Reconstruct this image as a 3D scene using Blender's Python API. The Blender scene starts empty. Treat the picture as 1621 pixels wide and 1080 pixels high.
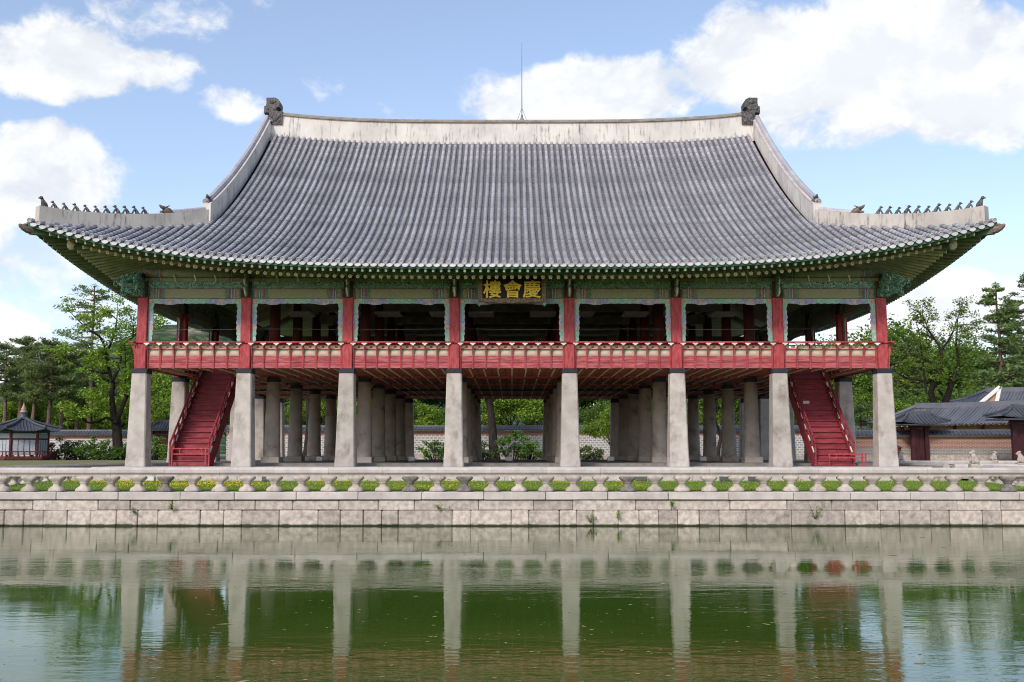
import bpy, bmesh, math, random
import numpy as np
from mathutils import Vector, Matrix, Quaternion

# ------------------------------------------------------------------ camera, sky, sun, exposure
SC = bpy.context.scene
COL = SC.collection
PITCH = math.radians(6.12); FPX = 1640.0; HC = 2.69
cam_data = bpy.data.cameras.new('camera'); cam = bpy.data.objects.new('camera', cam_data); COL.objects.link(cam)
cam.location = (0, 0, HC); cam.rotation_euler = (math.radians(90) + PITCH, 0, 0)
cam_data.sensor_width = 36; cam_data.sensor_fit = 'HORIZONTAL'; cam_data.lens = 36 * FPX / 1621
cam_data.clip_start = 0.1; cam_data.clip_end = 6000
SC.camera = cam
SUN_EL = math.radians(36); SUN_AZ = math.radians(28)           # behind the camera, to its left
to_sun = Vector((-math.sin(SUN_AZ) * math.cos(SUN_EL), -math.cos(SUN_AZ) * math.cos(SUN_EL), math.sin(SUN_EL)))
SKY_STRENGTH = 0.15; SUN_STRENGTH = 1.5; EXPOSURE = 0.75
sun_data = bpy.data.lights.new('sun', 'SUN'); sun = bpy.data.objects.new('sun', sun_data); COL.objects.link(sun)
sun_data.energy = SUN_STRENGTH; sun_data.angle = math.radians(9); sun_data.color = (1.0, 0.95, 0.88)
sun.location = (-30, -20, 60); sun.rotation_euler = to_sun.to_track_quat('Z', 'Y').to_euler()
SC.view_settings.view_transform = 'Standard'; SC.view_settings.look = 'None'
SC.view_settings.exposure = EXPOSURE; SC.view_settings.gamma = 1; SC.view_settings.use_curve_mapping = False
SC.render.engine = 'CYCLES'
SC.cycles.max_bounces = 8; SC.cycles.diffuse_bounces = 5; SC.cycles.glossy_bounces = 3
SC.cycles.transmission_bounces = 3; SC.cycles.transparent_max_bounces = 6
SC.cycles.caustics_reflective = False; SC.cycles.caustics_refractive = False
SC.cycles.use_denoising = True; SC.cycles.denoising_prefilter = 'ACCURATE'; SC.cycles.filter_width = 1.05

def at(px, py, Y):
    """the point at depth Y that the photograph shows at this pixel"""
    u = (px - 810.5) / FPX; w = (540 - py) / FPX
    dy = math.cos(PITCH) - w * math.sin(PITCH); dz = math.sin(PITCH) + w * math.cos(PITCH)
    t = Y / dy
    return Vector((u * t, Y, HC + dz * t))
def pdir(px, py):
    return at(px, py, 100.0).__sub__(Vector((0, 0, HC))).normalized()

# ------------------------------------------------------------------ node helpers
class N:
    def __init__(s, nt): s.nt = nt
    def new(s, t, **k):
        n = s.nt.nodes.new(t)
        for a, b in k.items(): setattr(n, a, b)
        return n
    def put(s, sock, v):
        if v is None: return
        if isinstance(v, bpy.types.NodeSocket): s.nt.links.new(v, sock)
        else:
            if isinstance(v, (tuple, list)) and len(v) == 3 and sock.type == 'RGBA': v = (*v, 1)
            sock.default_value = v
    def math(s, op, a, b=None, c=None, clamp=False):
        n = s.new('ShaderNodeMath', operation=op); n.use_clamp = clamp
        s.put(n.inputs[0], a); s.put(n.inputs[1], b)
        if c is not None: s.put(n.inputs[2], c)
        return n.outputs[0]
    def vmath(s, op, a, b=None):
        n = s.new('ShaderNodeVectorMath', operation=op); s.put(n.inputs[0], a)
        if b is not None: s.put(n.inputs[3 if op == 'SCALE' else 1], b)
        return n.outputs['Value'] if op in ('LENGTH', 'DISTANCE', 'DOT_PRODUCT') else n.outputs[0]
    def mul(s, v, sc):
        return s.vmath('MULTIPLY', v, sc)
    def noise(s, vec, scale=1, detail=4, rough=.55, dist=0):
        n = s.new('ShaderNodeTexNoise'); s.put(n.inputs['Vector'], vec); n.inputs['Scale'].default_value = scale
        n.inputs['Detail'].default_value = detail; n.inputs['Roughness'].default_value = rough; n.inputs['Distortion'].default_value = dist
        return n.outputs['Fac']
    def voro(s, vec, scale=1, feature='F1', out='Distance'):
        n = s.new('ShaderNodeTexVoronoi', feature=feature); s.put(n.inputs['Vector'], vec); n.inputs['Scale'].default_value = scale
        return n.outputs[out]
    def ramp(s, fac, stops, interp='LINEAR'):
        n = s.new('ShaderNodeValToRGB'); cr = n.color_ramp; cr.interpolation = interp
        while len(cr.elements) < len(stops): cr.elements.new(0.5)
        for e, (p, c) in zip(cr.elements, stops):
            e.position = p; e.color = (c, c, c, 1) if isinstance(c, (int, float)) else (*c[:3], 1)
        s.put(n.inputs[0], fac); return n.outputs[0]
    def mix(s, fac, a, b, blend='MIX'):
        n = s.new('ShaderNodeMix', data_type='RGBA', blend_type=blend); n.clamp_factor = True
        s.put(n.inputs[0], fac); s.put(n.inputs[6], a); s.put(n.inputs[7], b); return n.outputs[2]
    def smooth(s, v, a, b):
        n = s.new('ShaderNodeMapRange', interpolation_type='SMOOTHSTEP'); s.put(n.inputs[0], v)
        n.inputs[1].default_value = a; n.inputs[2].default_value = b; return n.outputs[0]
    def sep(s, v):
        n = s.new('ShaderNodeSeparateXYZ'); s.put(n.inputs[0], v); return n.outputs
    def pos(s): return s.new('ShaderNodeNewGeometry').outputs['Position']
    def island(s): return s.new('ShaderNodeNewGeometry').outputs['Random Per Island']
    def gen(s): return s.new('ShaderNodeTexCoord').outputs['Generated']
    def rnd(s): return s.new('ShaderNodeObjectInfo').outputs['Random']
    def bump(s, h, strength=.3, dist=.02):
        n = s.new('ShaderNodeBump'); n.inputs['Strength'].default_value = strength; n.inputs['Distance'].default_value = dist
        s.put(n.inputs['Height'], h); return n.outputs[0]

def new_mat(name):
    m = bpy.data.materials.new(name); m.use_nodes = True
    nt = m.node_tree; nt.nodes.clear(); b = N(nt)
    out = b.new('ShaderNodeOutputMaterial'); p = b.new('ShaderNodeBsdfPrincipled')
    nt.links.new(p.outputs[0], out.inputs[0])
    return m, b, p, out
def scale_c(c, k): return tuple(max(0, min(1, x * k)) for x in c)
def mat(name, c, rough=.8, var=.2, scale=2.0, bump=.2, bscale=25, bdist=.01, objvar=.12, spec=.3, stretch=(1, 1, 1), c2=None, stain=None, stain_scale=(.6, .6, .25), stain_amt=.6, spec2=0):
    m, b, p, out = new_mat(name)
    pos = b.pos(); v = b.mul(pos, stretch) if stretch != (1, 1, 1) else pos
    n1 = b.noise(v, scale, 5, .6)
    col = b.mix(b.smooth(n1, .3, .7), scale_c(c, 1 - var), c2 if c2 else scale_c(c, 1 + var))
    if spec2:
        n3 = b.noise(pos, 55, 2, .7); col = b.mix(b.math('MULTIPLY', b.smooth(n3, .55, .75), spec2), col, scale_c(c, .35))
    if stain:
        n2 = b.noise(b.mul(pos, stain_scale), 2.2, 6, .65)
        col = b.mix(b.math('MULTIPLY', b.smooth(n2, .50, .72), stain_amt), col, stain)
    if objvar:
        r = b.rnd(); k = b.math('MULTIPLY_ADD', r, 2 * objvar, 1 - objvar)
        col = b.vmath('SCALE', col, None); col.node.inputs[3].default_value = 1
        b.put(col.node.inputs[3], k)
    b.put(p.inputs['Base Color'], col); p.inputs['Roughness'].default_value = rough
    p.inputs['Specular IOR Level'].default_value = spec
    if bump:
        b.put(p.inputs['Normal'], b.bump(b.noise(v, bscale, 4, .6), bump, bdist))
    return m

# ------------------------------------------------------------------ world: clear sky with cumulus
world = bpy.data.worlds.new('World'); SC.world = world; world.use_nodes = True
wn = world.node_tree; wn.nodes.clear(); W_ = N(wn)
wout = W_.new('ShaderNodeOutputWorld'); wbg = W_.new('ShaderNodeBackground'); wn.links.new(wbg.outputs[0], wout.inputs[0])
sky = W_.new('ShaderNodeTexSky', sky_type='NISHITA'); sky.sun_disc = False
sky.sun_elevation = SUN_EL; sky.sun_rotation = math.atan2(to_sun.x, to_sun.y)
sky.air_density = 1.0; sky.dust_density = 1.2; sky.ozone_density = 1.2; sky.altitude = 50
wdir = W_.vmath('NORMALIZE', W_.new('ShaderNodeTexCoord').outputs['Generated'])
warp = W_.new('ShaderNodeTexNoise'); W_.put(warp.inputs['Vector'], wdir); warp.inputs['Scale'].default_value = 9; warp.inputs['Detail'].default_value = 5
wv = W_.vmath('ADD', wdir, W_.mul(W_.vmath('SUBTRACT', warp.outputs['Color'], (.5, .5, .5)), (.05, .05, .05)))
flat = W_.mul(wv, (1, 1, 1.7))
n_big = W_.noise(flat, 3.4, 7, .58)
n_fine = W_.noise(W_.mul(wv, (1, 1, 1.3)), 13, 7, .62)
field = W_.math('MULTIPLY_ADD', n_fine, .55, W_.math('MULTIPLY', n_big, .75))
# the cumulus that stand over the pavilion in the photograph: (pixel x, y, half width, half height, weight)
CLOUDS = [(95, 95, 150, 80, .34), (215, 105, 110, 45, .24), (60, 275, 170, 95, .36), (20, 390, 200, 90, .19), (120, 465, 220, 60, .14), (15, 515, 70, 40, .3),
          (930, 150, 170, 62, .36), (1060, 150, 120, 50, .26), (1250, 110, 200, 110, .38), (1400, 100, 190, 130, .42), (1540, 150, 190, 110, .38), (1350, 200, 220, 60, .26),
          (1560, 55, 120, 45, .25), (1510, 480, 150, 60, .3), (1400, 520, 130, 50, .24), (370, 160, 70, 32, .17), (250, 30, 120, 60, .14)]
acc = None
for (cx, cy, rx, ry, wgt) in CLOUDS:
    d0 = pdir(cx, cy); d1 = pdir(cx + rx, cy); d2 = pdir(cx, cy - ry)
    ax = 1 / (d1 - d0).length / 1.22; az = 1 / (d2 - d0).length / 1.22
    dd = W_.vmath('SUBTRACT', wv, tuple(d0))
    dist = W_.vmath('LENGTH', W_.mul(dd, (ax, ax, az)))
    blob = W_.math('MULTIPLY', W_.math('SUBTRACT', 1.0, W_.smooth(dist, .35, 1.15)), wgt + .03)
    acc = blob if acc is None else W_.math('MAXIMUM', acc, blob)
zc = W_.sep(wdir)[2]
field = W_.math('ADD', field, acc)
dens = W_.smooth(field, .79, .92)
# thin veil low in the sky
veil = W_.math('MULTIPLY', W_.smooth(W_.noise(W_.mul(wdir, (1, 1, 3)), 2.2, 4, .6), .40, .75), W_.math('SUBTRACT', 1.0, W_.smooth(zc, .02, .42)))
up_ = W_.vmath('ADD', wv, (-.008, 0, .022))
field_up = W_.math('MULTIPLY_ADD', W_.noise(W_.mul(up_, (1, 1, 1.3)), 13, 7, .62), .55, W_.math('MULTIPLY', W_.noise(W_.mul(up_, (1, 1, 1.7)), 3.4, 7, .58), .75))
field_here = W_.math('MULTIPLY_ADD', n_fine, .55, W_.math('MULTIPLY', n_big, .75))
lit = W_.smooth(W_.math('SUBTRACT', field_here, field_up), -.075, .055)
core = W_.smooth(field, .86, 1.06)
skyc = W_.mix(.12, W_.mul(sky.outputs[0], (.93, .87, .87)), (2.7, 3.2, 3.9))
skyc = W_.mix(W_.math('MULTIPLY', veil, .62), skyc, (2.75, 3.15, 3.7))
cl = W_.mix(lit, (3.2, 3.35, 3.62), (4.1, 4.14, 4.18))
cl = W_.mix(W_.math('MULTIPLY', core, .45), cl, (4.25, 4.27, 4.3))
skyc = W_.mix(W_.math('MULTIPLY', dens, .93), skyc, cl)
W_.put(wbg.inputs[0], skyc); wbg.inputs[1].default_value = SKY_STRENGTH

# ------------------------------------------------------------------ mesh and object helpers
class MB:
    def __init__(s): s.v = []; s.f = []; s.mi = []; s.cur = 0
    def face(s, idx): s.f.append(idx); s.mi.append(s.cur)
    def add(s, vs, fs):
        o = len(s.v); s.v.extend([tuple(p) for p in vs])
        for f in fs: s.face([i + o for i in f])
        return o
    def box(s, x0, x1, y0, y1, z0, z1):
        s.add([(x0, y0, z0), (x1, y0, z0), (x1, y1, z0), (x0, y1, z0), (x0, y0, z1), (x1, y0, z1), (x1, y1, z1), (x0, y1, z1)],
              [(0, 3, 2, 1), (4, 5, 6, 7), (0, 1, 5, 4), (1, 2, 6, 5), (2, 3, 7, 6), (3, 0, 4, 7)])
    def cbox(s, x0, x1, y0, y1, z0, z1, ch=.02):
        c = ((x0 + x1) / 2, (y0 + y1) / 2, (z0 + z1) / 2); h = ((x1 - x0) / 2, (y1 - y0) / 2, (z1 - z0) / 2)
        ch = min(ch, .45 * min(h)); vs = []; ix = {}
        for sx in (-1, 1):
            for sy in (-1, 1):
                for sz in (-1, 1):
                    sg = (sx, sy, sz)
                    for a in range(3):
                        ix[(sx, sy, sz, a)] = len(vs)
                        vs.append(tuple(c[k] + sg[k] * (h[k] - (0 if k == a else ch)) for k in range(3)))
        fs = []
        S4 = ((-1, -1), (1, -1), (1, 1), (-1, 1))
        for sg in (-1, 1):
            fs.append([ix[(sg, p, q, 0)] for p, q in S4]); fs.append([ix[(p, sg, q, 1)] for p, q in S4]); fs.append([ix[(p, q, sg, 2)] for p, q in S4])
        for p in (-1, 1):
            for q in (-1, 1):
                fs.append([ix[(p, q, -1, 0)], ix[(p, q, 1, 0)], ix[(p, q, 1, 1)], ix[(p, q, -1, 1)]])
                fs.append([ix[(p, -1, q, 0)], ix[(p, 1, q, 0)], ix[(p, 1, q, 2)], ix[(p, -1, q, 2)]])
                fs.append([ix[(-1, p, q, 1)], ix[(1, p, q, 1)], ix[(1, p, q, 2)], ix[(-1, p, q, 2)]])
        for sx in (-1, 1):
            for sy in (-1, 1):
                for sz in (-1, 1): fs.append([ix[(sx, sy, sz, a)] for a in range(3)])
        s.add(vs, fs)
    def prism(s, poly, a0, a1, axis='y'):
        """poly is a list of 2-D points; extruded along the axis from a0 to a1"""
        n = len(poly)
        def P(p, a): return {'y': (p[0], a, p[1]), 'x': (a, p[0], p[1]), 'z': (p[0], p[1], a)}[axis]
        vs = [P(p, a0) for p in poly] + [P(p, a1) for p in poly]
        s.add(vs, [list(range(n))[::-1], list(range(n, 2 * n))] + [[i, (i + 1) % n, (i + 1) % n + n, i + n] for i in range(n)])
    def tube(s, pts, rad, n=6, cap=True, sq=1.0):
        pts = [Vector(p) for p in pts]; m = len(pts)
        if not isinstance(rad, (list, tuple)): rad = [rad] * m
        vs = []; prev = None
        for i, p in enumerate(pts):
            t = (pts[min(i + 1, m - 1)] - pts[max(i - 1, 0)])
            if t.length < 1e-9: t = Vector((0, 0, 1))
            t.normalize()
            if prev is None:
                a = Vector((1, 0, 0)) if abs(t.x) < .8 else Vector((0, 1, 0))
                e1 = (a - t * a.dot(t)).normalized()
            else: e1 = (prev - t * prev.dot(t)).normalized()
            prev = e1; e2 = t.cross(e1)
            for k in range(n):
                th = 2 * math.pi * k / n
                vs.append(p + e1 * (rad[i] * math.cos(th)) + e2 * (rad[i] * sq * math.sin(th)))
        fs = []
        for i in range(m - 1):
            for k in range(n):
                fs.append([i * n + k, i * n + (k + 1) % n, (i + 1) * n + (k + 1) % n, (i + 1) * n + k])
        if cap: fs.append(list(range(n))[::-1]); fs.append([(m - 1) * n + k for k in range(n)])
        s.add(vs, fs)
    def sweep(s, pts, prof, cap=True, closed_prof=True):
        """prof in (sideways, up); the up axis stays vertical"""
        pts = [Vector(p) for p in pts]; m = len(pts); n = len(prof); vs = []
        for i, p in enumerate(pts):
            t = pts[min(i + 1, m - 1)] - pts[max(i - 1, 0)]; t.z = 0; t.normalize()
            side = Vector((t.y, -t.x, 0))
            for a, b in prof: vs.append(p + side * a + Vector((0, 0, b)))
        fs = []
        for i in range(m - 1):
            for k in range(n if closed_prof else n - 1):
                fs.append([i * n + k, i * n + (k + 1) % n, (i + 1) * n + (k + 1) % n, (i + 1) * n + k])
        if cap and closed_prof: fs.append(list(range(n))[::-1]); fs.append([(m - 1) * n + k for k in range(n)])
        s.add(vs, fs)
    def lathe(s, prof, n=12, c=(0, 0, 0), sx=1, sy=1, rot=0, lobes=0, lamp=0):
        """prof: (radius, z)"""
        vs = []
        for r, z in prof:
            for k in range(n):
                th = 2 * math.pi * (k + .5) / n + rot
                q = r * (1 + lamp * math.cos(lobes * th))
                vs.append((c[0] + q * sx * math.cos(th), c[1] + q * sy * math.sin(th), c[2] + z))
        m = len(prof); fs = []
        for i in range(m - 1):
            for k in range(n): fs.append([i * n + k, i * n + (k + 1) % n, (i + 1) * n + (k + 1) % n, (i + 1) * n + k])
        fs.append(list(range(n))[::-1]); fs.append([(m - 1) * n + k for k in range(n)])
        s.add(vs, fs)
    def ell(s, c, r, nu=8, nv=6, M=None):
        c = Vector(c); vs = []; fs = []
        for j in range(nv + 1):
            ph = math.pi * j / nv
            for i in range(nu):
                th = 2 * math.pi * i / nu
                q = Vector((r[0] * math.sin(ph) * math.cos(th), r[1] * math.sin(ph) * math.sin(th), r[2] * math.cos(ph)))
                vs.append(c + (M @ q if M else q))
        for j in range(nv):
            for i in range(nu): fs.append([j * nu + i, j * nu + (i + 1) % nu, (j + 1) * nu + (i + 1) % nu, (j + 1) * nu + i])
        s.add(vs, fs)
    def grid(s, rows):
        m = len(rows); n = len(rows[0])
        s.add([p for r in rows for p in r], [[i * n + k, i * n + k + 1, (i + 1) * n + k + 1, (i + 1) * n + k] for i in range(m - 1) for k in range(n - 1)])
    def mesh(s, name, mats, smooth=False, fix=True):
        me = bpy.data.meshes.new(name); me.from_pydata(s.v, [], s.f)
        if not isinstance(mats, (list, tuple)): mats = [mats]
        for m in mats: me.materials.append(m)
        if len(mats) > 1: me.polygons.foreach_set('material_index', s.mi)
        if fix and len(s.f) < 60000:
            bm = bmesh.new(); bm.from_mesh(me); bmesh.ops.recalc_face_normals(bm, faces=bm.faces); bm.to_mesh(me); bm.free()
        if smooth: me.polygons.foreach_set('use_smooth', [True] * len(me.polygons))
        me.update(); return me

WM = {}
def link(name, data, parent=None, loc=(0, 0, 0), rot=None, scale=None):
    o = bpy.data.objects.new(name, data); COL.objects.link(o)
    o.location = loc
    q = Quaternion()
    if rot is not None:
        q = rot if isinstance(rot, Quaternion) else Matrix.Rotation(rot, 3, 'Z').to_quaternion()
        o.rotation_mode = 'QUATERNION'; o.rotation_quaternion = q
    s = Vector(scale) if scale is not None else Vector((1, 1, 1)); o.scale = s
    WM[o] = Matrix.LocRotScale(Vector(loc), q, s)
    if parent is not None:
        o.parent = parent; o.matrix_parent_inverse = WM[parent].inverted()
    return o
def part(name, mb, mats, parent, smooth=False, loc=(0, 0, 0), rot=None, kind=None, label=None):
    me = mb.mesh(name, mats, smooth) if isinstance(mb, MB) else mb
    o = link(name, me, parent, loc, rot)
    if kind: o['kind'] = kind
    if label: o['label'] = label
    return o
def tag(o, label, cat, group=None):
    o['label'] = label; o['category'] = cat
    if group: o['group'] = group
    return o
def thing(name, label, cat, loc=(0, 0, 0), group=None):
    o = link(name, None, None, loc); o.empty_display_size = .3
    return tag(o, label, cat, group)
def struct(name, mb, mats, smooth=False, kind='structure'):
    o = part(name, mb, mats, None, smooth); o['kind'] = kind; return o
def copy_tree(o, loc, rot=None, scale=None):
    """a copy of a thing and of its parts and sub-parts, sharing mesh data"""
    r = link(o.name.split('.')[0], o.data, None, loc, rot, scale)
    for k in o.keys(): r[k] = o[k]
    D = WM[r] @ WM[o].inverted()
    def rec(src, dst):
        for ch in [c for c in src.children]:
            c = ch.copy(); COL.objects.link(c); c.parent = dst
            WM[c] = D @ WM[ch]
            rec(ch, c)
    rec(o, r)
    return r

# ------------------------------------------------------------------ materials
M = {}
M['stone'] = mat('granite_block', (.47, .402, .355), .85, .25, 5.0, .6, 30, .02, .22, .25, stain=(.13, .125, .12), stain_scale=(.9, .9, 1.3), stain_amt=.55, spec2=.5)
M['stone_low'] = mat('granite_block_at_water', (.49, .418, .368), .85, .25, 5.0, .7, 30, .02, .22, .25, stain=(.14, .13, .115), stain_scale=(1.1, 1.1, 1.0), stain_amt=.6, spec2=.7)
M['coping'] = mat('granite_coping', (.51, .458, .425), .8, .12, 2.0, .3, 45, .006, .07, .25, stain=(.27, .25, .23), stain_amt=.35, spec2=.3)
M['baluster'] = mat('baluster_granite', (.45, .392, .345), .85, .16, 5.0, .4, 40, .012, .14, .25, stain=(.17, .155, .14), stain_scale=(2.5, 2.5, 2.5), stain_amt=.5, spec2=.35)
M['baluster_dark'] = mat('blackened_baluster_granite', (.16, .15, .145), .85, .25, 6.0, .4, 40, .012, .1, .25, c2=(.26, .23, .2))
M['column'] = mat('column_granite', (.465, .42, .385), .8, .13, 2.2, .35, 45, .007, .10, .25, stain=(.20, .165, .135), stain_scale=(.6, .6, .42), stain_amt=.75, spec2=.4)
M['column_in'] = mat('inner_column_granite', (.42, .38, .335), .8, .12, 1.2, .2, 40, .006, .10, .25, stain=(.15, .12, .10), stain_scale=(.45, .45, .5), stain_amt=.8, spec2=.3)
M['floor'] = mat('platform_stone', (.42, .40, .37), .85, .15, 2.0, .2, 30, .006, .1)
M['floor_dark'] = mat('dark_brick_paving', (.20, .185, .17), .9, .2, 3.0, .2, 30, .006, .1)
M['red'] = mat('faded_red_paint', (.36, .036, .045), .7, .16, 3.0, .25, 30, .006, .09, .3, stretch=(3, 3, .8), c2=(.44, .09, .098), stain=(.20, .045, .045), stain_scale=(3, 3, .5), stain_amt=.55)
M['red_board'] = mat('weathered_red_board', (.36, .045, .058), .72, .2, 2.6, .35, 22, .006, .13, .3, stretch=(.7, 1, 6), c2=(.48, .145, .155), stain=(.20, .05, .055), stain_scale=(1.6, 1, 4), stain_amt=.55)
M['stair'] = mat('stair_red_paint', (.25, .022, .036), .6, .2, 2.0, .25, 22, .006, .1, .35, stretch=(1, 4, 4), c2=(.31, .05, .065), stain=(.12, .02, .03), stain_scale=(1.5, 3, 3), stain_amt=.45)
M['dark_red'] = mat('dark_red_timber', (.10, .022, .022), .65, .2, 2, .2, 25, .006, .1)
M['brown'] = mat('dark_brown_timber', (.055, .028, .022), .7, .25, 2, .2, 25, .006, .1)
M['interior'] = mat('old_dark_timber', (.33, .29, .27), .75, .3, 1.5, .1, 20, .006, .15)
M['navy'] = mat('navy_black_band', (.022, .027, .038), .6, .2, 4, .1, 20, .005, .1)
M['cream'] = mat('cream_paint', (.72, .63, .48), .7, .15, 6, .1, 20, .005, .12)
M['pale_green'] = mat('pale_green_paint', (.58, .66, .53), .7, .15, 6, 0, 20, .005, .15)
M['white'] = mat('white_paint', (.8, .78, .72), .7, .1, 6, 0, 20, .005, .08)
M['green'] = mat('dancheong_green', (.09, .155, .09), .65, .3, 4, .15, 25, .005, .14, .3, c2=(.15, .22, .13))
M['green_dark'] = mat('dancheong_dark_green', (.04, .12, .07), .65, .3, 4, .1, 25, .005, .12)
M['teal'] = mat('dancheong_teal', (.06, .20, .15), .65, .25, 8, .1, 25, .005, .12, c2=(.13, .30, .22))
M['olive'] = mat('soffit_olive', (.50, .485, .34), .75, .22, 1.8, .2, 20, .006, .1, stretch=(1, 3, 1))
M['fly'] = mat('flying_rafter_green', (.20, .24, .15), .7, .25, 4, .1, 25, .005, .12)
M['boards'] = mat('pale_bounce_boards', (.50, .40, .29), .6, .2, 2, .1, 20, .005, 0, stretch=(4, .6, 1))  # pale wood, picked to throw light up into the hall
M['scroll_pale'] = mat('pale_teal_carving', (.20, .46, .36), .7, .2, 6, 0, objvar=.1)
M['mound'] = mat('grey_green_carving', (.20, .24, .20), .75, .2, 6, 0, objvar=.1)
M['black'] = mat('black_lacquer', (.012, .012, .013), .45, .2, 3, .1, 20, .004, 0)
M['gold'] = mat('gold_leaf_paint', (.95, .66, .08), .5, .12, 8, .1, 30, .004, 0, .4)
M['frame'] = mat('carved_brown_frame', (.17, .10, .065), .7, .5, 14, .5, 30, .01, .1, c2=(.30, .22, .15))
M['rod'] = mat('grey_green_metal', (.20, .24, .23), .5, .1, 3, 0, 20, .005, 0)
M['grass_ground'] = mat('lawn_soil', (.10, .17, .03), .95, .3, 2, .3, 20, .02, 0)
M['ground'] = mat('bare_earth', (.22, .19, .14), .95, .25, .6, .2, 8, .02, 0, c2=(.16, .18, .08))
M['gold_fin'] = mat('gilt_bronze', (.30, .215, .12), .45, .2, 4, .1, 20, .004, 0, .5)
M['lattice_white'] = mat('papered_lattice', (.36, .40, .43), .8, .12, 5, 0, 20, .004, .05)
M['maroon'] = mat('maroon_gate_paint', (.055, .014, .018), .6, .25, 2, .15, 20, .005, .1)

def wet_foot(m):
    b = N(m.node_tree); p = next(n for n in m.node_tree.nodes if n.type == 'BSDF_PRINCIPLED'); src = p.inputs['Base Color'].links[0].from_socket
    z = b.math('ADD', b.sep(b.pos())[2], b.math('MULTIPLY', b.noise(b.mul(b.pos(), (2, 2, 1)), 2, 4), -.10))
    col = b.mix(b.math('SUBTRACT', 1, b.smooth(z, -.02, .05)), src, (.045, .05, .03)); b.put(p.inputs['Base Color'], col)
wet_foot(M['stone_low'])
def plaster(name, base, amt):
    m, b, p, out = new_mat(name); pos = b.pos()
    fine = b.math('MULTIPLY_ADD', b.noise(b.mul(pos, (3.2, 3.2, .45)), 2.0, 7, .7), .75, b.math('MULTIPLY', b.noise(b.mul(pos, (.5, .5, .7)), 1.6, 4, .6), .25))
    broad = b.noise(b.mul(pos, (.45, .45, .3)), 1.4, 5, .6)
    col = b.mix(b.smooth(broad, .35, .75), base, scale_c(base, .72))
    col = b.mix(b.math('MULTIPLY', b.smooth(fine, .50, .70), amt), col, (.085, .078, .07))
    spots = b.noise(pos, 9, 4, .6)
    col = b.mix(b.math('MULTIPLY', b.smooth(spots, .6, .8), .35), col, (.33, .27, .2))
    b.put(p.inputs['Base Color'], col); p.inputs['Roughness'].default_value = .9; p.inputs['Specular IOR Level'].default_value = .15
    b.put(p.inputs['Normal'], b.bump(b.noise(pos, 20, 4, .6), .25, .01)); return m
M['plaster'] = plaster('ridge_plaster', (.70, .66, .61), .85)
M['plaster_hip'] = plaster('hip_ridge_plaster', (.54, .50, .45), .95)

def tile_mat(name, c, hl, gloss=.42, obj=.12):
    m, b, p, out = new_mat(name); pos = b.pos()
    n = b.noise(pos, .55, 5, .65); f = b.noise(pos, 7, 3, .6)
    col = b.mix(b.smooth(n, .3, .72), c, hl)
    col = b.mix(b.math('MULTIPLY', b.smooth(f, .5, .75), .5), col, scale_c(c, .45))
    lich = b.noise(b.mul(pos, (2.6, .5, .5)), .9, 6, .7)
    col = b.mix(b.math('MULTIPLY', b.smooth(lich, .56, .74), .38), col, (c[0] * .62, c[1] * .52, c[2] * .40))
    isl = b.math('MULTIPLY_ADD', b.math('POWER', b.island(), .6), .46, .66)
    r = b.math('MULTIPLY_ADD', b.rnd(), 2 * obj, 1 - obj)
    sc = b.vmath('SCALE', col, None); b.put(sc.node.inputs[3], b.math('MULTIPLY', isl, r))
    b.put(p.inputs['Base Color'], sc); p.inputs['Roughness'].default_value = gloss; p.inputs['Specular IOR Level'].default_value = .4
    b.put(p.inputs['Normal'], b.bump(b.noise(pos, 30, 3, .6), .25, .006)); return m
M['tile'] = tile_mat('grey_barrel_tile', (.38, .372, .395), (.49, .48, .50), .5)
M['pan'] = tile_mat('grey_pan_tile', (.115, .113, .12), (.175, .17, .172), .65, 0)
M['drip'] = tile_mat('pale_eave_tile', (.44, .435, .46), (.54, .53, .555), .55)
M['tile_dark'] = tile_mat('dark_roof_tile', (.06, .066, .08), (.095, .10, .118), .5)
M['tile_mid'] = tile_mat('mid_grey_roof_tile', (.115, .12, .14), (.16, .165, .19), .5)
M['clay'] = mat('dark_fired_clay', (.075, .07, .07), .7, .4, 9, .5, 25, .02, .2, c2=(.17, .155, .15))
M['clay_brown'] = mat('brown_fired_clay', (.16, .125, .10), .7, .4, 9, .5, 25, .02, .2, c2=(.22, .16, .14))

def paint_mat(name, stops, axis=0, fold=True, detail=(.04, .10, .06), dscale=9, damt=.45, line=(.5, .45, .36), lamt=.0):
    """dancheong painting laid out along the piece: hard-edged colour fields plus scroll lines"""
    m, b, p, out = new_mat(name); g = b.sep(b.gen())[axis]
    t = b.math('MULTIPLY', b.math('ABSOLUTE', b.math('SUBTRACT', g, .5)), 2) if fold else g
    col = b.ramp(t, stops, 'CONSTANT'); pos = b.pos()
    v = b.voro(pos, dscale, 'DISTANCE_TO_EDGE')
    far = b.smooth(t, .60, .62) if fold else None
    a = b.math('MULTIPLY', b.math('SUBTRACT', 1, b.smooth(v, .03, .12)), damt)
    if far is not None: a = b.math('MULTIPLY', a, far)
    col = b.mix(a, col, detail)
    if lamt:
        w = b.noise(pos, dscale * .8, 1, .4, 1.5)
        ln = b.math('SUBTRACT', 1, b.smooth(b.math('ABSOLUTE', b.math('SUBTRACT', w, .5)), .02, .075))
        col = b.mix(b.math('MULTIPLY', ln, lamt), col, line)
    fade = b.noise(pos, 2.5, 4, .6)
    col = b.mix(b.math('MULTIPLY', fade, .3), col, (.12, .12, .09))
    b.put(p.inputs['Base Color'], col); p.inputs['Roughness'].default_value = .7; p.inputs['Specular IOR Level'].default_value = .25
    b.put(p.inputs['Normal'], b.bump(b.noise(b.mul(pos, (1, 1, 5)), 12, 3, .6), .2, .006))
    return m
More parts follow.
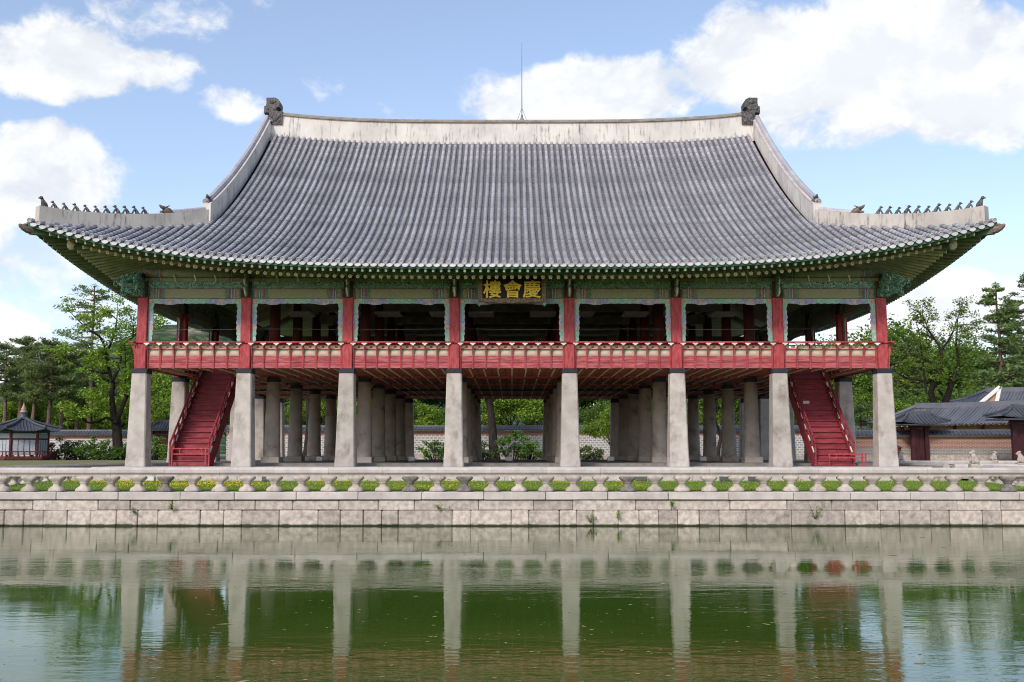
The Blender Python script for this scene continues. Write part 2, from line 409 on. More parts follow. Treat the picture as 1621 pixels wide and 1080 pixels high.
OL = (.27, .28, .17); GD = (.08, .21, .14); TE = (.075, .22, .16); RD = (.26, .06, .045); WH = (.5, .48, .44); BL = (.07, .09, .26); PK = (.40, .21, .17); OR = (.30, .14, .05)
M['beam_paint'] = paint_mat('painted_lintel', [(0, OL), (.635, GD), (.655, TE), (.675, GD), (.70, RD), (.735, BL), (.755, WH), (.77, OR), (.785, BL), (.81, WH), (.825, GD), (.86, PK), (.92, GD), (.95, TE), (.975, RD)], lamt=.35)
M['purlin_paint'] = paint_mat('painted_purlin', [(0, (.20, .25, .14)), (.64, GD), (.66, RD), (.69, WH), (.70, BL), (.73, GD), (.78, OR), (.83, GD), (.9, RD), (.95, GD)], lamt=.4)
M['carve_top'] = paint_mat('carved_valance_paint', [(0, (.20, .52, .44)), (.2, (.19, .50, .43)), (.28, (.28, .32, .60)), (.52, (.50, .38, .34)), (.6, (.24, .28, .56)), (.78, (.20, .52, .44)), (.95, (.62, .48, .42))], detail=(.5, .46, .4), dscale=7, damt=.35, line=(.68, .62, .54), lamt=.8)
M['carve_side'] = paint_mat('carved_jamb_paint', [(0, (.20, .50, .43)), (.3, (.46, .34, .30)), (.4, (.28, .33, .58)), (.62, (.32, .37, .62)), (.72, (.20, .52, .44))], axis=2, fold=False, detail=(.5, .46, .4), dscale=7, damt=.35, line=(.68, .62, .54), lamt=.8)
def scroll_mat(name, dark, mid, pale, s=5):
    m, b, p, out = new_mat(name); pos = b.pos()
    w = b.noise(b.mul(pos, (1, 1, 1.3)), s, 1, .3, 2.2)
    k = b.math('FRACT', b.math('MULTIPLY', w, 4))
    col = b.ramp(k, [(0, dark), (.35, mid), (.75, pale), (.88, dark)], 'LINEAR')
    col = b.mix(b.math('MULTIPLY', b.noise(pos, 3, 3), .3), col, (.07, .08, .06))
    b.put(p.inputs['Base Color'], col); p.inputs['Roughness'].default_value = .7
    b.put(p.inputs['Normal'], b.bump(k, .5, .015)); return m
M['scroll'] = scroll_mat('carved_green_scrollwork', (.02, .075, .05), (.08, .25, .16), (.42, .62, .50), 2.6)
def cream_panel():
    m, b, p, out = new_mat('cream_panel_with_pink_oval'); g = b.sep(b.gen()); pos = b.pos()
    d = b.math('ADD', b.math('POWER', b.math('MULTIPLY', b.math('SUBTRACT', g[0], .5), 2.2), 2), b.math('POWER', b.math('MULTIPLY', b.math('SUBTRACT', g[2], .55), 2.4), 2))
    col = b.mix(b.smooth(b.math('ADD', d, b.math('MULTIPLY', b.noise(pos, 9, 4), .6)), .35, 1.1), (.62, .44, .36), (.40, .36, .26))
    b.put(p.inputs['Base Color'], col); p.inputs['Roughness'].default_value = .75; return m
M['cream_panel'] = cream_panel()
def ceiling_mat():
    m, b, p, out = new_mat('red_orange_boarded_ceiling'); pos = b.pos()
    br = b.new('ShaderNodeTexBrick'); b.put(br.inputs['Vector'], b.mul(pos, (1, 1, 1)))
    br.inputs['Color1'].default_value = (.58, .15, .06, 1); br.inputs['Color2'].default_value = (.46, .09, .045, 1); br.inputs['Mortar'].default_value = (.05, .02, .015, 1)
    br.inputs['Scale'].default_value = 1; br.inputs['Mortar Size'].default_value = .045; br.inputs['Brick Width'].default_value = .66; br.inputs['Row Height'].default_value = .34
    col = b.mix(b.math('MULTIPLY', b.smooth(b.noise(pos, 1.3, 4), .4, .7), .4), br.outputs[0], (.28, .05, .04))
    b.put(p.inputs['Base Color'], col); p.inputs['Roughness'].default_value = .7; return m
M['ceiling'] = ceiling_mat()
def lattice_mat(name, bar, gap, s=7.0):
    m, b, p, out = new_mat(name); x, y, z = b.sep(b.pos())
    u = b.math('MULTIPLY', b.math('ADD', x, z), s); v = b.math('MULTIPLY', b.math('SUBTRACT', x, z), s)
    f = b.math('MINIMUM', b.math('FRACT', u), b.math('FRACT', v))
    col = b.mix(b.math('LESS_THAN', f, .3), gap, bar)
    b.put(p.inputs['Base Color'], col); p.inputs['Roughness'].default_value = .8; return m
M['lattice'] = lattice_mat('diagonal_lattice', (.55, .52, .46), (.10, .09, .08))
M['door_under'] = mat('raised_door_panel', (.62, .61, .59), .8, .15, 3, 0, 20, .005, .1)

# ------------------------------------------------------------------ the setting
def water_mat():
    m, b, p, out = new_mat('pond_water'); pos = b.pos(); X, Y, Z = b.sep(pos)
    murk = b.noise(pos, .12, 4, .6)
    col = b.mix(b.smooth(murk, .3, .7), (.034, .080, .008), (.050, .098, .013))
    b.put(p.inputs['Base Color'], col); b.put(p.inputs['Roughness'], b.math('MULTIPLY_ADD', b.smooth(b.noise(b.mul(pos, (.12, .3, 1)), 1.0, 4, .6), .4, .7), .07, .02)); p.inputs['IOR'].default_value = 1.33; p.inputs['Specular IOR Level'].default_value = .5
    # light wind: fine ripples, stronger on the open water to both sides and in drifting patches
    wind = b.smooth(b.noise(b.mul(pos, (.06, .16, 1)), 1.0, 3, .5), .42, .66)
    side = b.smooth(b.math('ABSOLUTE', b.math('ADD', X, 1.0)), 8.0, 17.0)
    amp = b.math('MULTIPLY_ADD', b.math('MAXIMUM', b.math('MAXIMUM', b.math('MULTIPLY', wind, .42), b.math('MULTIPLY', b.math('SUBTRACT', 1, b.smooth(Y, 11.0, 19.0)), .36)), b.math('MULTIPLY', side, .36)), .62, .05)
    r1 = b.noise(b.mul(pos, (1.0, 2.6, 1)), 2.4, 3, .55); r2 = b.noise(b.mul(pos, (1.0, 2.2, 1)), .7, 2, .5)
    h = b.math('ADD', b.math('MULTIPLY', r1, .5), r2)
    bp = b.new('ShaderNodeBump'); bp.inputs['Distance'].default_value = .028; b.put(bp.inputs['Strength'], amp); b.put(bp.inputs['Height'], h)
    b.put(p.inputs['Normal'], bp.outputs[0]); return m
M['water'] = water_mat()
mb = MB(); mb.grid([[(x, y, 0) for x in (-400, -60, 0, 60, 400)] for y in (-60, 20, 60, 140)])
struct('water', mb, M['water'])
mb = MB(); poly = [(-900, 88), (24, 88), (24, 73.5), (46, 73.5), (46, 30), (900, 30), (900, 3500), (-900, 3500)]
n = len(poly); vs = [(x, y, 1.95) for x, y in poly] + [(x, y, -.5) for x, y in poly]
mb.add(vs, [list(range(n))] + [[i, (i + 1) % n, (i + 1) % n + n, i + n] for i in range(n)])
struct('ground', mb, M['ground'])

ISX = 21.3; ISY0 = 38.75; ISY1 = 83.0
mb = MB(); mb.box(-ISX + .3, ISX - .3, ISY0, ISY1, -.6, 1.22); struct('island', mb, M['grass_ground'])
mb = MB(); mb.prism([(39.2, 1.2), (46.6, 1.2), (46.6, 1.40), (45.0, 1.385), (39.2, 1.226)], -ISX + .7, ISX - .7, 'x'); struct('lawn_bank', mb, M['grass_ground'])

def hill_mat():
    m, b, p, out = new_mat('wooded_hillside'); pos = b.pos()
    n = b.noise(pos, .09, 6, .7); v = b.voro(b.mul(pos, (1, 1, 1)), .13)
    col = b.mix(b.smooth(n, .35, .65), (.06, .085, .04), (.12, .15, .07))  # greens paled in the colour itself, standing in for distance haze
    col = b.mix(b.smooth(v, .15, .75), col, (.045, .07, .035))
    rock = b.noise(b.mul(pos, (1, 1, .6)), .02, 5, .6)
    near = b.math('SUBTRACT', 1, b.smooth(b.vmath('LENGTH', b.mul(b.vmath('SUBTRACT', pos, (-207, 700, 82)), (1, .2, 1.3))), 5, 18))
    col = b.mix(b.math('MULTIPLY', near, b.smooth(rock, .36, .5)), col, (.42, .34, .27))
    b.put(p.inputs['Base Color'], col); p.inputs['Roughness'].default_value = .95; p.inputs['Specular IOR Level'].default_value = .05
    b.put(p.inputs['Normal'], b.bump(b.math('MULTIPLY', v, -1), 1.0, 4)); return m
rng = np.random.default_rng(3)
ph = rng.uniform(0, 6.28, (12, 2)); fr = rng.uniform(.006, .03, (12, 2))
rows = []
for j in range(36):
    y = 380 + j * 16; r = []
    for i in range(150):
        x = -1100 + i * 15
        env = min(1, (y - 380) / 300) ** 1.2
        h = 34 + 62 * math.exp(-((x + 225) / 85) ** 2) + 30 * math.exp(-((x + 520) / 160) ** 2) + 34 * math.exp(-((x - 330) / 170) ** 2) + 20 * math.exp(-((x - 700) / 200) ** 2)
        h += sum(2.2 * math.sin(a * x + p0) * math.cos(c * y + p1) for (a, c), (p0, p1) in zip(fr, ph))
        r.append((x, y, -5 + h * env))
    rows.append(r)
mb = MB(); mb.grid(rows); struct('hill', mb, hill_mat(), smooth=True)

# ------------------------------------------------------------------ the pavilion
random.seed(5)
CX = [-17.2, -12.37, -7.64, -2.67, 2.67, 7.64, 12.37, 17.2]
CY = [48 + 5.7 * i for i in range(6)]
YC = 62.25; ZF = 2.03; ZB = 6.30; ZW0 = 6.52; ZW1 = 9.83
pav = thing('pavilion', 'great two storey pavilion with red timber gallery on stone columns and grey tiled roof', 'pavilion', (0, YC, ZF))

# stone platform
plat = MB(); plat.box(-18.7, 18.7, 46.95, 77.8, 1.0, ZF - .004); plat = part('platform', plat, M['floor'], pav)
x = -18.75
while x < 18.7:
    w = min(random.uniform(1.6, 2.4), 18.75 - x)
    if w < .3: break
    b_ = MB(); b_.cbox(x, x + w - .012, 46.5, 46.97, 1.0, ZF + random.uniform(-.006, .006), .02); part('edge_stone', b_, M['coping'], plat); x += w
b_ = MB(); b_.box(-17.9, 17.9, 49.4, 75.2, ZF - .1, ZF + .13); part('brick_paving', b_, M['floor_dark'], plat)

# stone columns: square outside, round inside on square plinths; timber posts above
def taper(w0, w1, z0, z1, ch=.05):
    mb = MB()
    def ring(w, z):
        h = w / 2; c = ch
        return [(-h + c, -h, z), (h - c, -h, z), (h, -h + c, z), (h, h - c, z), (h - c, h, z), (-h + c, h, z), (-h, h - c, z), (-h, -h + c, z)]
    zs = [z0, z0 + .38, z0 + .385, z1]; ws = [w0, w0 - .02, w0 - .045, w1]
    vs = []
    for z, w in zip(zs, ws): vs += ring(w, z)
    fs = [[i * 8 + k, i * 8 + (k + 1) % 8, (i + 1) * 8 + (k + 1) % 8, (i + 1) * 8 + k] for i in range(3) for k in range(8)]
    mb.add(vs, fs + [list(range(24, 32))]); return mb
sq_me = taper(.925, .69, ZF, ZB).mesh('stone_column', M['column'])
mb = MB(); mb.lathe([(.44, 0), (.43, .35), (.42, .36), (.335, ZB - ZF - .28)], 20, (0, 0, ZF + .28)); rd_me = mb.mesh('stone_column', M['column_in'], True)
mb = MB(); mb.cbox(-.47, .47, -.47, .47, ZF, ZF + .42, .03); plinth_me = mb.mesh('plinth', M['column_in'])
mb = MB(); mb.cbox(-.365, .365, -.365, .365, ZB, ZW0, .02); band_me = mb.mesh('column_band', M['navy'])
mb = MB(); mb.lathe([(.36, ZB), (.36, ZW0)], 18); bandr_me = mb.mesh('column_band', M['navy'])
mb = MB(); mb.cbox(-.235, .235, -.235, .235, ZW0, ZW1 + .02, .025); post_me = mb.mesh('timber_post', M['red'])
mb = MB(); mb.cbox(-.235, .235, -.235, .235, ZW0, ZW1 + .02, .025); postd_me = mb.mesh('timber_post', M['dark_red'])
mb = MB(); mb.lathe([(.29, 6.9), (.26, 12.8)], 14); posti_me = mb.mesh('inner_timber_post', M['dark_red'], True)
mb = MB(); mb.prism([(-.07, 6.36), (-.2, 6.36), (-.23, 6.43), (-.16, 6.47), (-.1, 6.43)], -.37, -.365)
mb.prism([(.07, 6.36), (.2, 6.36), (.23, 6.43), (.16, 6.47), (.1, 6.43)], -.37, -.365); mark_me = mb.mesh('band_scroll', M['lattice_white'])
for i, x in enumerate(CX):
    for j, y in enumerate(CY):
        outer = i in (0, 7) or j in (0, 5)
        if outer:
            c_ = part('stone_column', sq_me, None, pav, loc=(x, y, 0))
            bd = part('column_band', band_me, None, c_, loc=(x, y, 0))
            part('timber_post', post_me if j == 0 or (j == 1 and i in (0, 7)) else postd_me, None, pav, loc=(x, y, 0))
            if j == 0 and i in (1, 2, 5, 6, 7): pass
        else:
            c_ = part('stone_column', rd_me, None, pav, loc=(x, y, 0), smooth=True)
            part('plinth', plinth_me, None, c_, loc=(x, y, 0)); part('column_band', bandr_me, None, c_, loc=(x, y, 0))
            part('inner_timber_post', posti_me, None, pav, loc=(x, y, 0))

# floor of the upper storey with its boarded underside; two stair wells are left open
SX = 15.1; WELL = (1.05, 49.9, 54.3)
floor = MB()
xs = [-17.12, -SX - WELL[0], -SX + WELL[0], SX - WELL[0], SX + WELL[0], 17.12]
floor.box(xs[0], xs[5], 48.06, WELL[1], 6.60, 6.98); floor.box(xs[0], xs[5], WELL[2], 76.65, 6.60, 6.98)
for a, b_ in ((0, 1), (2, 3), (4, 5)): floor.box(xs[a], xs[b_], WELL[1], WELL[2], 6.60, 6.98)
floor = part('upper_floor', floor, M['ceiling'], pav)
b_ = MB(); b_.box(-17.0, 17.0, WELL[2], 76.4, 6.984, 7.02); b_.box(-17.0, 17.0, 48.1, WELL[1], 6.984, 7.02); b_.box(-SX + 1.06, SX - 1.06, WELL[1], WELL[2], 6.984, 7.02); part('bounce_floor_boards', b_, M['boards'], floor)  # unseen pale top layer, added to bounce light into the dark storey
for k in range(7):
    x0, x1 = CX[k], CX[k + 1]; nj = 8 if x1 - x0 > 4.9 else 7
    for q in range(1, nj):
        x = x0 + (x1 - x0) * q / nj
        segs = [(48.25, 76.2)]
        if abs(abs(x) - SX) < WELL[0] + .05: segs = [(48.25, WELL[1] - .1), (WELL[2] + .1, 76.2)]
        for s0, s1 in segs:
            b_ = MB(); b_.box(x - .035, x + .035, s0, s1, 6.545, 6.602); part('ceiling_batten', b_, M['cream'], floor)
for j, y in enumerate(CY[1:5]):
    for s0, s1 in ((-17.0, -SX - 1.2), (-SX + 1.2, SX - 1.2), (SX + 1.2, 17.0)):
        if j > 0: s0, s1 = (-17.0, 17.0)
        b_ = MB(); b_.box(s0, s1, y - .15, y + .15, 6.50, 6.603); part('floor_beam', b_, M['ceiling'], floor)
        if j > 0: break

# ---- one bay of gallery: lintel, purlin, carved valance, railing (built once per bay length, then placed)
def scallop(L, deep):
    """lower edge of the valance between two posts"""
    pts = []; n = 44
    for i in range(n + 1):
        t = i / n; a = abs(t - .5) * 2
        base = .22 + .07 * math.exp(-((a - .55) / .12) ** 2) + .16 * max(0, (a - .86) / .14) ** 1.5
        pts.append((-L / 2 + L * t, -base - .035 * abs(math.sin(t * math.pi * 13))))
    return pts
cache = {}
def bay_meshes(L, npan):
    key = (round(L, 3), npan)
    if key in cache: return cache[key]
    D = {}; h = L / 2
    mb = MB(); mb.cbox(-h + .2, h - .2, -.17, .17, ZW1, 10.27, .02); D['lintel'] = mb.mesh('lintel', M['beam_paint'])
    mb = MB(); mb.box(-h + .15, h - .15, -.10, .10, 10.27, 10.61); D['scroll_frieze'] = mb.mesh('scroll_frieze', M['scroll'])
    mb = MB(); mb.box(-h, h, -.15, .15, 10.25, 10.285); D['shelf_moulding'] = mb.mesh('shelf_moulding', M['dark_red'])
    mb = MB(); mb.cbox(-h + .02, h - .02, -.13, .13, 10.61, 10.80, .015); D['purlin_support'] = mb.mesh('purlin_support', M['purlin_paint'])
    mb = MB(); mb.tube([(-h - .01, 0, 11.02), (h + .01, 0, 11.02)], .225, 14); D['purlin'] = mb.mesh('purlin', M['purlin_paint'], True)
    # carved scrolls and mounds in front of the frieze
    mb = MB(); nq_ = int(round(L / .62))
    for q in range(nq_):
        xq = -h + .3 + (L - .6) * (q + .5) / nq_
        for e in (-1, 1):
            mb.tube([(xq + e * (.16 + .085 * (1 - .05 * i) * math.cos(i * .55)), -.115, 10.44 + .1 * (1 - .05 * i) * math.sin(i * .55)) for i in range(15)], [.024 - .001 * i for i in range(15)], 5)
        mb.tube([(xq - .13, -.115, 10.31), (xq, -.115, 10.40), (xq + .13, -.115, 10.31)], .02, 5)
    D['frieze_scrolls'] = mb.mesh('frieze_scrolls', M['scroll_pale'], True)
    mb = MB()
    for q in range(nq_ - 1):
        xq = -h + .3 + (L - .6) * (q + 1.0) / nq_
        mb.prism([(xq - .15, 10.29), (xq + .15, 10.29), (xq + .04, 10.48), (xq - .04, 10.48)], -.135, -.10)
    D['frieze_mounds'] = mb.mesh('frieze_mounds', M['mound'])
    w = h - .24
    poly = [(-w, ZW1 - .005), (w, ZW1 - .005)] + [(x, ZW1 + z) for x, z in scallop(2 * w, 0)][::-1]
    mb = MB(); mb.prism(poly, -.07, -.01); D['carved_valance'] = mb.mesh('carved_valance', M['carve_top'])
    for sd in (-1, 1):
        inner = []; n = 26
        for i in range(n + 1):
            t = i / n; z = 7.78 + (ZW1 - .2 - 7.78) * t
            wd = .155 + .05 * math.sin(t * math.pi) + .045 * abs(math.sin(t * math.pi * 7)) + .07 * max(0, (t - .85) / .15)
            inner.append((sd * (w - wd), z))
        poly = [(sd * w, 7.78), (sd * w, ZW1 - .2)] + inner[::-1]
        mb = MB(); mb.prism(poly, -.075, -.015); D['carved_jamb%d' % sd] = mb.mesh('carved_jamb', M['carve_side'])
    mb = MB()
    for sd in (-1, 1):
        for k in range(6):
            th = k * math.pi / 3
            mb.ell((sd * (w - .11) + .055 * math.cos(th), -.09, ZW1 - .13 + .055 * math.sin(th)), (.05, .03, .05), 6, 4)
    D['flower_boss'] = mb.mesh('flower_boss', mat('pink_flower', (.62, .42, .36), .7, .1, 8, 0, objvar=.05) if 'pink_flower' not in bpy.data.materials else bpy.data.materials['pink_flower'])
    # railing panels
    r = h - .245; pw = 2 * r / npan; D['pw'] = pw; D['r'] = r
    e = pw / 2 - .025
    mb = MB(); mb.cbox(-e, e, -.06, .02, 6.56, 6.83, .012); D['lower_board'] = mb.mesh('lower_board', M['red_board'])
    mb = MB(); mb.cbox(-e, e, -.055, .02, 6.845, 7.145, .012); D['upper_board'] = mb.mesh('upper_board', M['red_board'])
    mb = MB(); mb.box(-e, e, -.04, .0, 7.15, 7.415); D['cream_panel'] = mb.mesh('cream_panel', M['cream_panel'])
    mb = MB(); n = 12; oz0, oz1 = 7.478, 7.62
    outer = []; inner = []
    for k in range(n):
        th = 2 * math.pi * (k + .5) / n; cx_, sz_ = math.cos(th), math.sin(th); s_ = max(abs(cx_) / e, abs(sz_) / .071)
        outer.append((cx_ / s_, (oz0 + oz1) / 2 + sz_ / s_)); inner.append((.085 * cx_ * abs(cx_) ** .3, (oz0 + oz1) / 2 + .036 * sz_))
    vs = [(x, y, z) for y in (-.04, -.01) for x, z in outer + inner]
    fs = []
    for k in range(n):
        k2 = (k + 1) % n
        fs += [[k, k2, n + k2, n + k], [2 * n + k, 2 * n + k2, 3 * n + k2, 3 * n + k], [n + k, n + k2, 3 * n + k2, 3 * n + k], [k, k2, 2 * n + k2, 2 * n + k]]
    mb.add(vs, fs); D['pierced_panel'] = mb.mesh('pierced_panel', M['cream'])
    mb = MB(); mb.cbox(-r, r, -.09, .0, 7.415, 7.475, .012); mb2 = mb; D['middle_rail'] = mb2.mesh('middle_rail', M['red'])
    mb = MB(); mb.cbox(-r, r, -.07, .0, 7.622, 7.655, .008); D['thin_rail'] = mb.mesh('thin_rail', M['red'])
    mb = MB(); mb.tube([(-h - .005, -.27, 7.745), (h + .005, -.27, 7.745)], .05, 10); D['handrail'] = mb.mesh('handrail', M['red'], True)
    cache[key] = D; return D
prof = [(0, 6.53), (-.10, 6.53), (-.105, 6.9), (-.12, 7.2), (-.17, 7.4), (-.26, 7.58), (-.30, 7.60), (-.24, 7.64), (-.13, 7.52), (-.06, 7.35), (0, 7.3)]
mb = MB(); mb.prism(prof, -.035, .035, 'x'); rpost_me = mb.mesh('railing_post', M['red'])
mb = MB(); mb.prism([(-.03, 7.6), (.03, 7.6), (.06, 7.65), (.13, 7.685), (.12, 7.72), (-.12, 7.72), (-.13, 7.685), (-.06, 7.65)], -.32, -.22); lotus_me = mb.mesh('lotus_bracket', M['pale_green'])
S = lambda pts, r: pts
mb = MB(); mb.tube([(-.05, -.2, 10.95), (-.03, -.28, 10.88), (.0, -.26, 10.78), (.03, -.24, 10.70), (.02, -.24, 10.6)], [.03, .035, .028, .028, .035], 6); stroke_me = mb.mesh('cream_scroll', M['cream'])
mb = MB()
mb.prism([(.0, 10.66), (-.35, 10.66), (-.62, 10.74), (-.72, 10.86), (-.55, 10.88), (-.3, 10.98), (0, 11.0)], -.05, .05, 'x')
mb.prism([(.0, 9.86), (-.3, 9.9), (-.52, 10.06), (-.66, 10.27), (-.48, 10.24), (-.40, 10.32), (-.56, 10.42), (-.74, 10.62), (-.4, 10.63), (0, 10.64)], -.075, .075, 'x'); brk_me = mb.mesh('bracket_arm', M['scroll'])
mb = MB(); mb.tube([(0, -.36, 9.9), (.015, -.55, 10.03), (-.01, -.685, 10.27)], [.035, .045, .03], 6); mb.tube([(0, -.6, 10.4), (0, -.77, 10.63)], .03, 6); tongue_me = mb.mesh('bracket_edge', M['cream'])
mb = MB(); mb.cbox(-.21, .21, -.2, .2, ZW1 + .02, 10.62, .02); head_me = mb.mesh('column_head', M['brown'])
mb = MB()
for k in (-1, 1): mb.cbox(k * .27 - .03, k * .27 + .03, -.22, .2, ZW1 + .03, 10.25, .01)
cheek_me = mb.mesh('head_cheek', M['green_dark'])

def spiral(c, r, turns, a0, plane, n=20, out=1):
    pts = []
    for i in range(n + 1):
        t = i / n; th = a0 + out * turns * 2 * math.pi * t; q = r * (1 - .85 * t)
        pts.append((c[0] + q * math.cos(th), plane, c[1] + q * math.sin(th)))
    return pts
mb = MB()
for (a, z, r, t0, d) in ((-.3, 10.05, .24, 0, 1), (-.75, 10.35, .28, .5, -1), (-.45, 10.75, .26, 2, 1), (-1.0, 10.72, .22, 1, -1), (-.95, 10.12, .18, 2, 1), (-1.35, 10.5, .16, 0, 1)):
    mb.tube(spiral((a, z), r, 1.35, t0, 0, 18, d), [.055 * (1 - .5 * i / 18) for i in range(19)], 6)
mb.prism([(0, 9.9), (-.5, 9.92), (-.9, 10.2), (-1.3, 10.55), (-1.1, 10.8), (-.5, 11.0), (0, 11.0)], -.05, .05)
corner_me = mb.mesh('corner_bracket', M['scroll'])

frieze = {}
gallery = part('entablature', MB(), M['green'], pav)
railing = part('gallery_railing', MB(), M['red'], pav)
bays = []
NP = [7, 7, 8, 8, 8, 7, 7]
for k in range(7):
    bays.append((((CX[k] + CX[k + 1]) / 2, 48.0), 0.0, CX[k + 1] - CX[k], NP[k], 'F'))
    bays.append((((CX[k] + CX[k + 1]) / 2, 76.5), math.pi, CX[k + 1] - CX[k], NP[k], 'B'))
for j in range(5):
    bays.append(((-17.2, (CY[j] + CY[j + 1]) / 2), -math.pi / 2, 5.7, 8, 'L'))
    bays.append(((17.2, (CY[j] + CY[j + 1]) / 2), math.pi / 2, 5.7, 8, 'R'))
for (cx, cy), rot, L, npan, sd in bays:
    D = bay_meshes(L, npan); R = Matrix.Rotation(rot, 3, 'Z')
    def put(name, me, parent, dx=0.0, dy=0.0, dz=0.0):
        p = R @ Vector((dx, dy, 0)); return part(name, me, None, parent, loc=(cx + p.x, cy + p.y, dz), rot=rot)
    if sd != 'B':
        for nm in ('frieze_scrolls', 'frieze_mounds'): put(nm, D[nm], gallery)['kind'] = 'stuff'
    for nm in ('lintel', 'scroll_frieze', 'shelf_moulding', 'purlin_support', 'purlin', 'carved_valance', 'flower_boss'): put(nm, D[nm], gallery)
    put('carved_jamb', D['carved_jamb-1'], gallery); put('carved_jamb', D['carved_jamb1'], gallery)
    nq = 3 if L < 5.0 else 4
    if sd == 'F':
        for q in range(nq): put('cream_scroll', stroke_me, gallery, (q - (nq - 1) / 2) * .95, 0)
    for nm in ('middle_rail', 'thin_rail', 'handrail'): put(nm, D[nm], railing)
    for q in range(npan + 1):
        dx = -D['r'] + q * D['pw'] + (.035 if q == 0 else -.035 if q == npan else 0)
        put('railing_post', rpost_me, railing, dx); put('lotus_bracket', lotus_me, railing, dx)
    if sd != 'B':
        for q in range(npan):
            dx = -D['r'] + (q + .5) * D['pw']
            for nm in ('lower_board', 'upper_board', 'cream_panel', 'pierced_panel'): put(nm, D[nm], railing, dx)
    for xq in (-L / 2,):
        put('bracket_arm', brk_me, gallery, xq); put('bracket_edge', tongue_me, gallery, xq)
        put('column_head', head_me, gallery, xq + (0.0 if sd == 'F' or sd == 'B' else .001)); put('head_cheek', cheek_me, gallery, xq)
for sx, rots in ((17.2, (0.0,)),):
    part('bracket_arm', brk_me, None, gallery, loc=(17.2, 48, 0)); part('bracket_edge', tongue_me, None, gallery, loc=(17.2, 48, 0)); part('head_cheek', cheek_me, None, gallery, loc=(17.2, 48, 0))
for sx in (-1, 1):
    for a in (0, 45, 90):
        ang = math.radians(a)
        rot = (ang if sx < 0 else math.pi - ang)
        part('corner_bracket', corner_me, None, gallery, loc=(sx * 17.2, 48.0, 0), rot=rot)
# handrail ends that cross at the corners
for sx in (-1, 1):
    b_ = MB(); b_.tube([(sx * 17.2, 47.73, 7.745), (sx * 17.75, 47.73, 7.76)], [.05, .045], 8); b_.tube([(sx * 17.47, 48, 7.745), (sx * 17.47, 47.45, 7.76)], [.05, .045], 8)
    part('handrail_end', b_, M['red'], railing)
    b_ = MB(); b_.prism([(sx * p, z) for p, z in ((17.40, 6.53), (17.50, 6.53), (17.53, 7.1), (17.62, 7.5), (17.70, 7.66), (17.52, 7.62), (17.42, 7.3))], 47.86, 47.95); part('railing_post', b_, M['red'], railing)

# inside the upper storey: ceiling, inner beams, raised lattice doors, lattice transoms at the back of the hall
hall = MB(); hall.box(-15.6, 15.6, 50.4, 74.1, 12.86, 12.95); hall = part('hall_ceiling', hall, M['interior'], pav)
for y in (53.7, 59.4, 65.1, 70.8):
    b_ = MB(); b_.box(-12.6, 12.6, y - .17, y + .17, 10.75, 11.3); part('cross_beam', b_, M['interior'], hall)
for x in CX[1:7]:
    b_ = MB(); b_.box(x - .16, x + .16, 53.7, 70.8, 11.3, 11.75); part('tie_beam', b_, M['interior'], hall)
for x in CX[1:7]:
    b_ = MB(); b_.box(x - .13, x + .13, 48.2, 53.6, 10.35, 10.75); part('gallery_beam', b_, M['interior'], hall)
for k in range(1, 6):
    for sgn, x in ((1, CX[k]), (-1, CX[k + 1])):
        xa = x + sgn * .35; xb = xa + sgn * 1.35
        b_ = MB(); b_.box(min(xa, xb), max(xa, xb), 54.1, 56.0, 10.0, 10.06); part('raised_door', b_, M['door_under'], hall)
b_ = MB(); b_.box(-12.5, 12.5, 71.0, 71.15, 10.9, 12.8); part('light_block_partition', b_, M['interior'], hall)  # upper strip of a wall added to block light from behind
for k in range(2, 5):
    x0, x1 = CX[k] + .35, CX[k + 1] - .35; w = (x1 - x0) / 3
    for q in range(3):
        b_ = MB(); b_.box(x0 + q * w + .06, x0 + (q + 1) * w - .06, 70.55, 70.6, 11.46, 12.08); part('lattice_transom', b_, M['lattice'], hall)
    for xa in (x0, x1 - .75):
        b_ = MB(); b_.box(xa, xa + .75, 70.55, 70.6, 9.6, 10.7); part('lattice_door', b_, M['lattice'], hall)
cable = MB(); cable.tube([(-17.2 + i * 1.72, 48.3, 8.42 - .02 * math.sin(i * 1.3)) for i in range(21)], .006, 5)
part('cable', cable, M['rod'], pav)

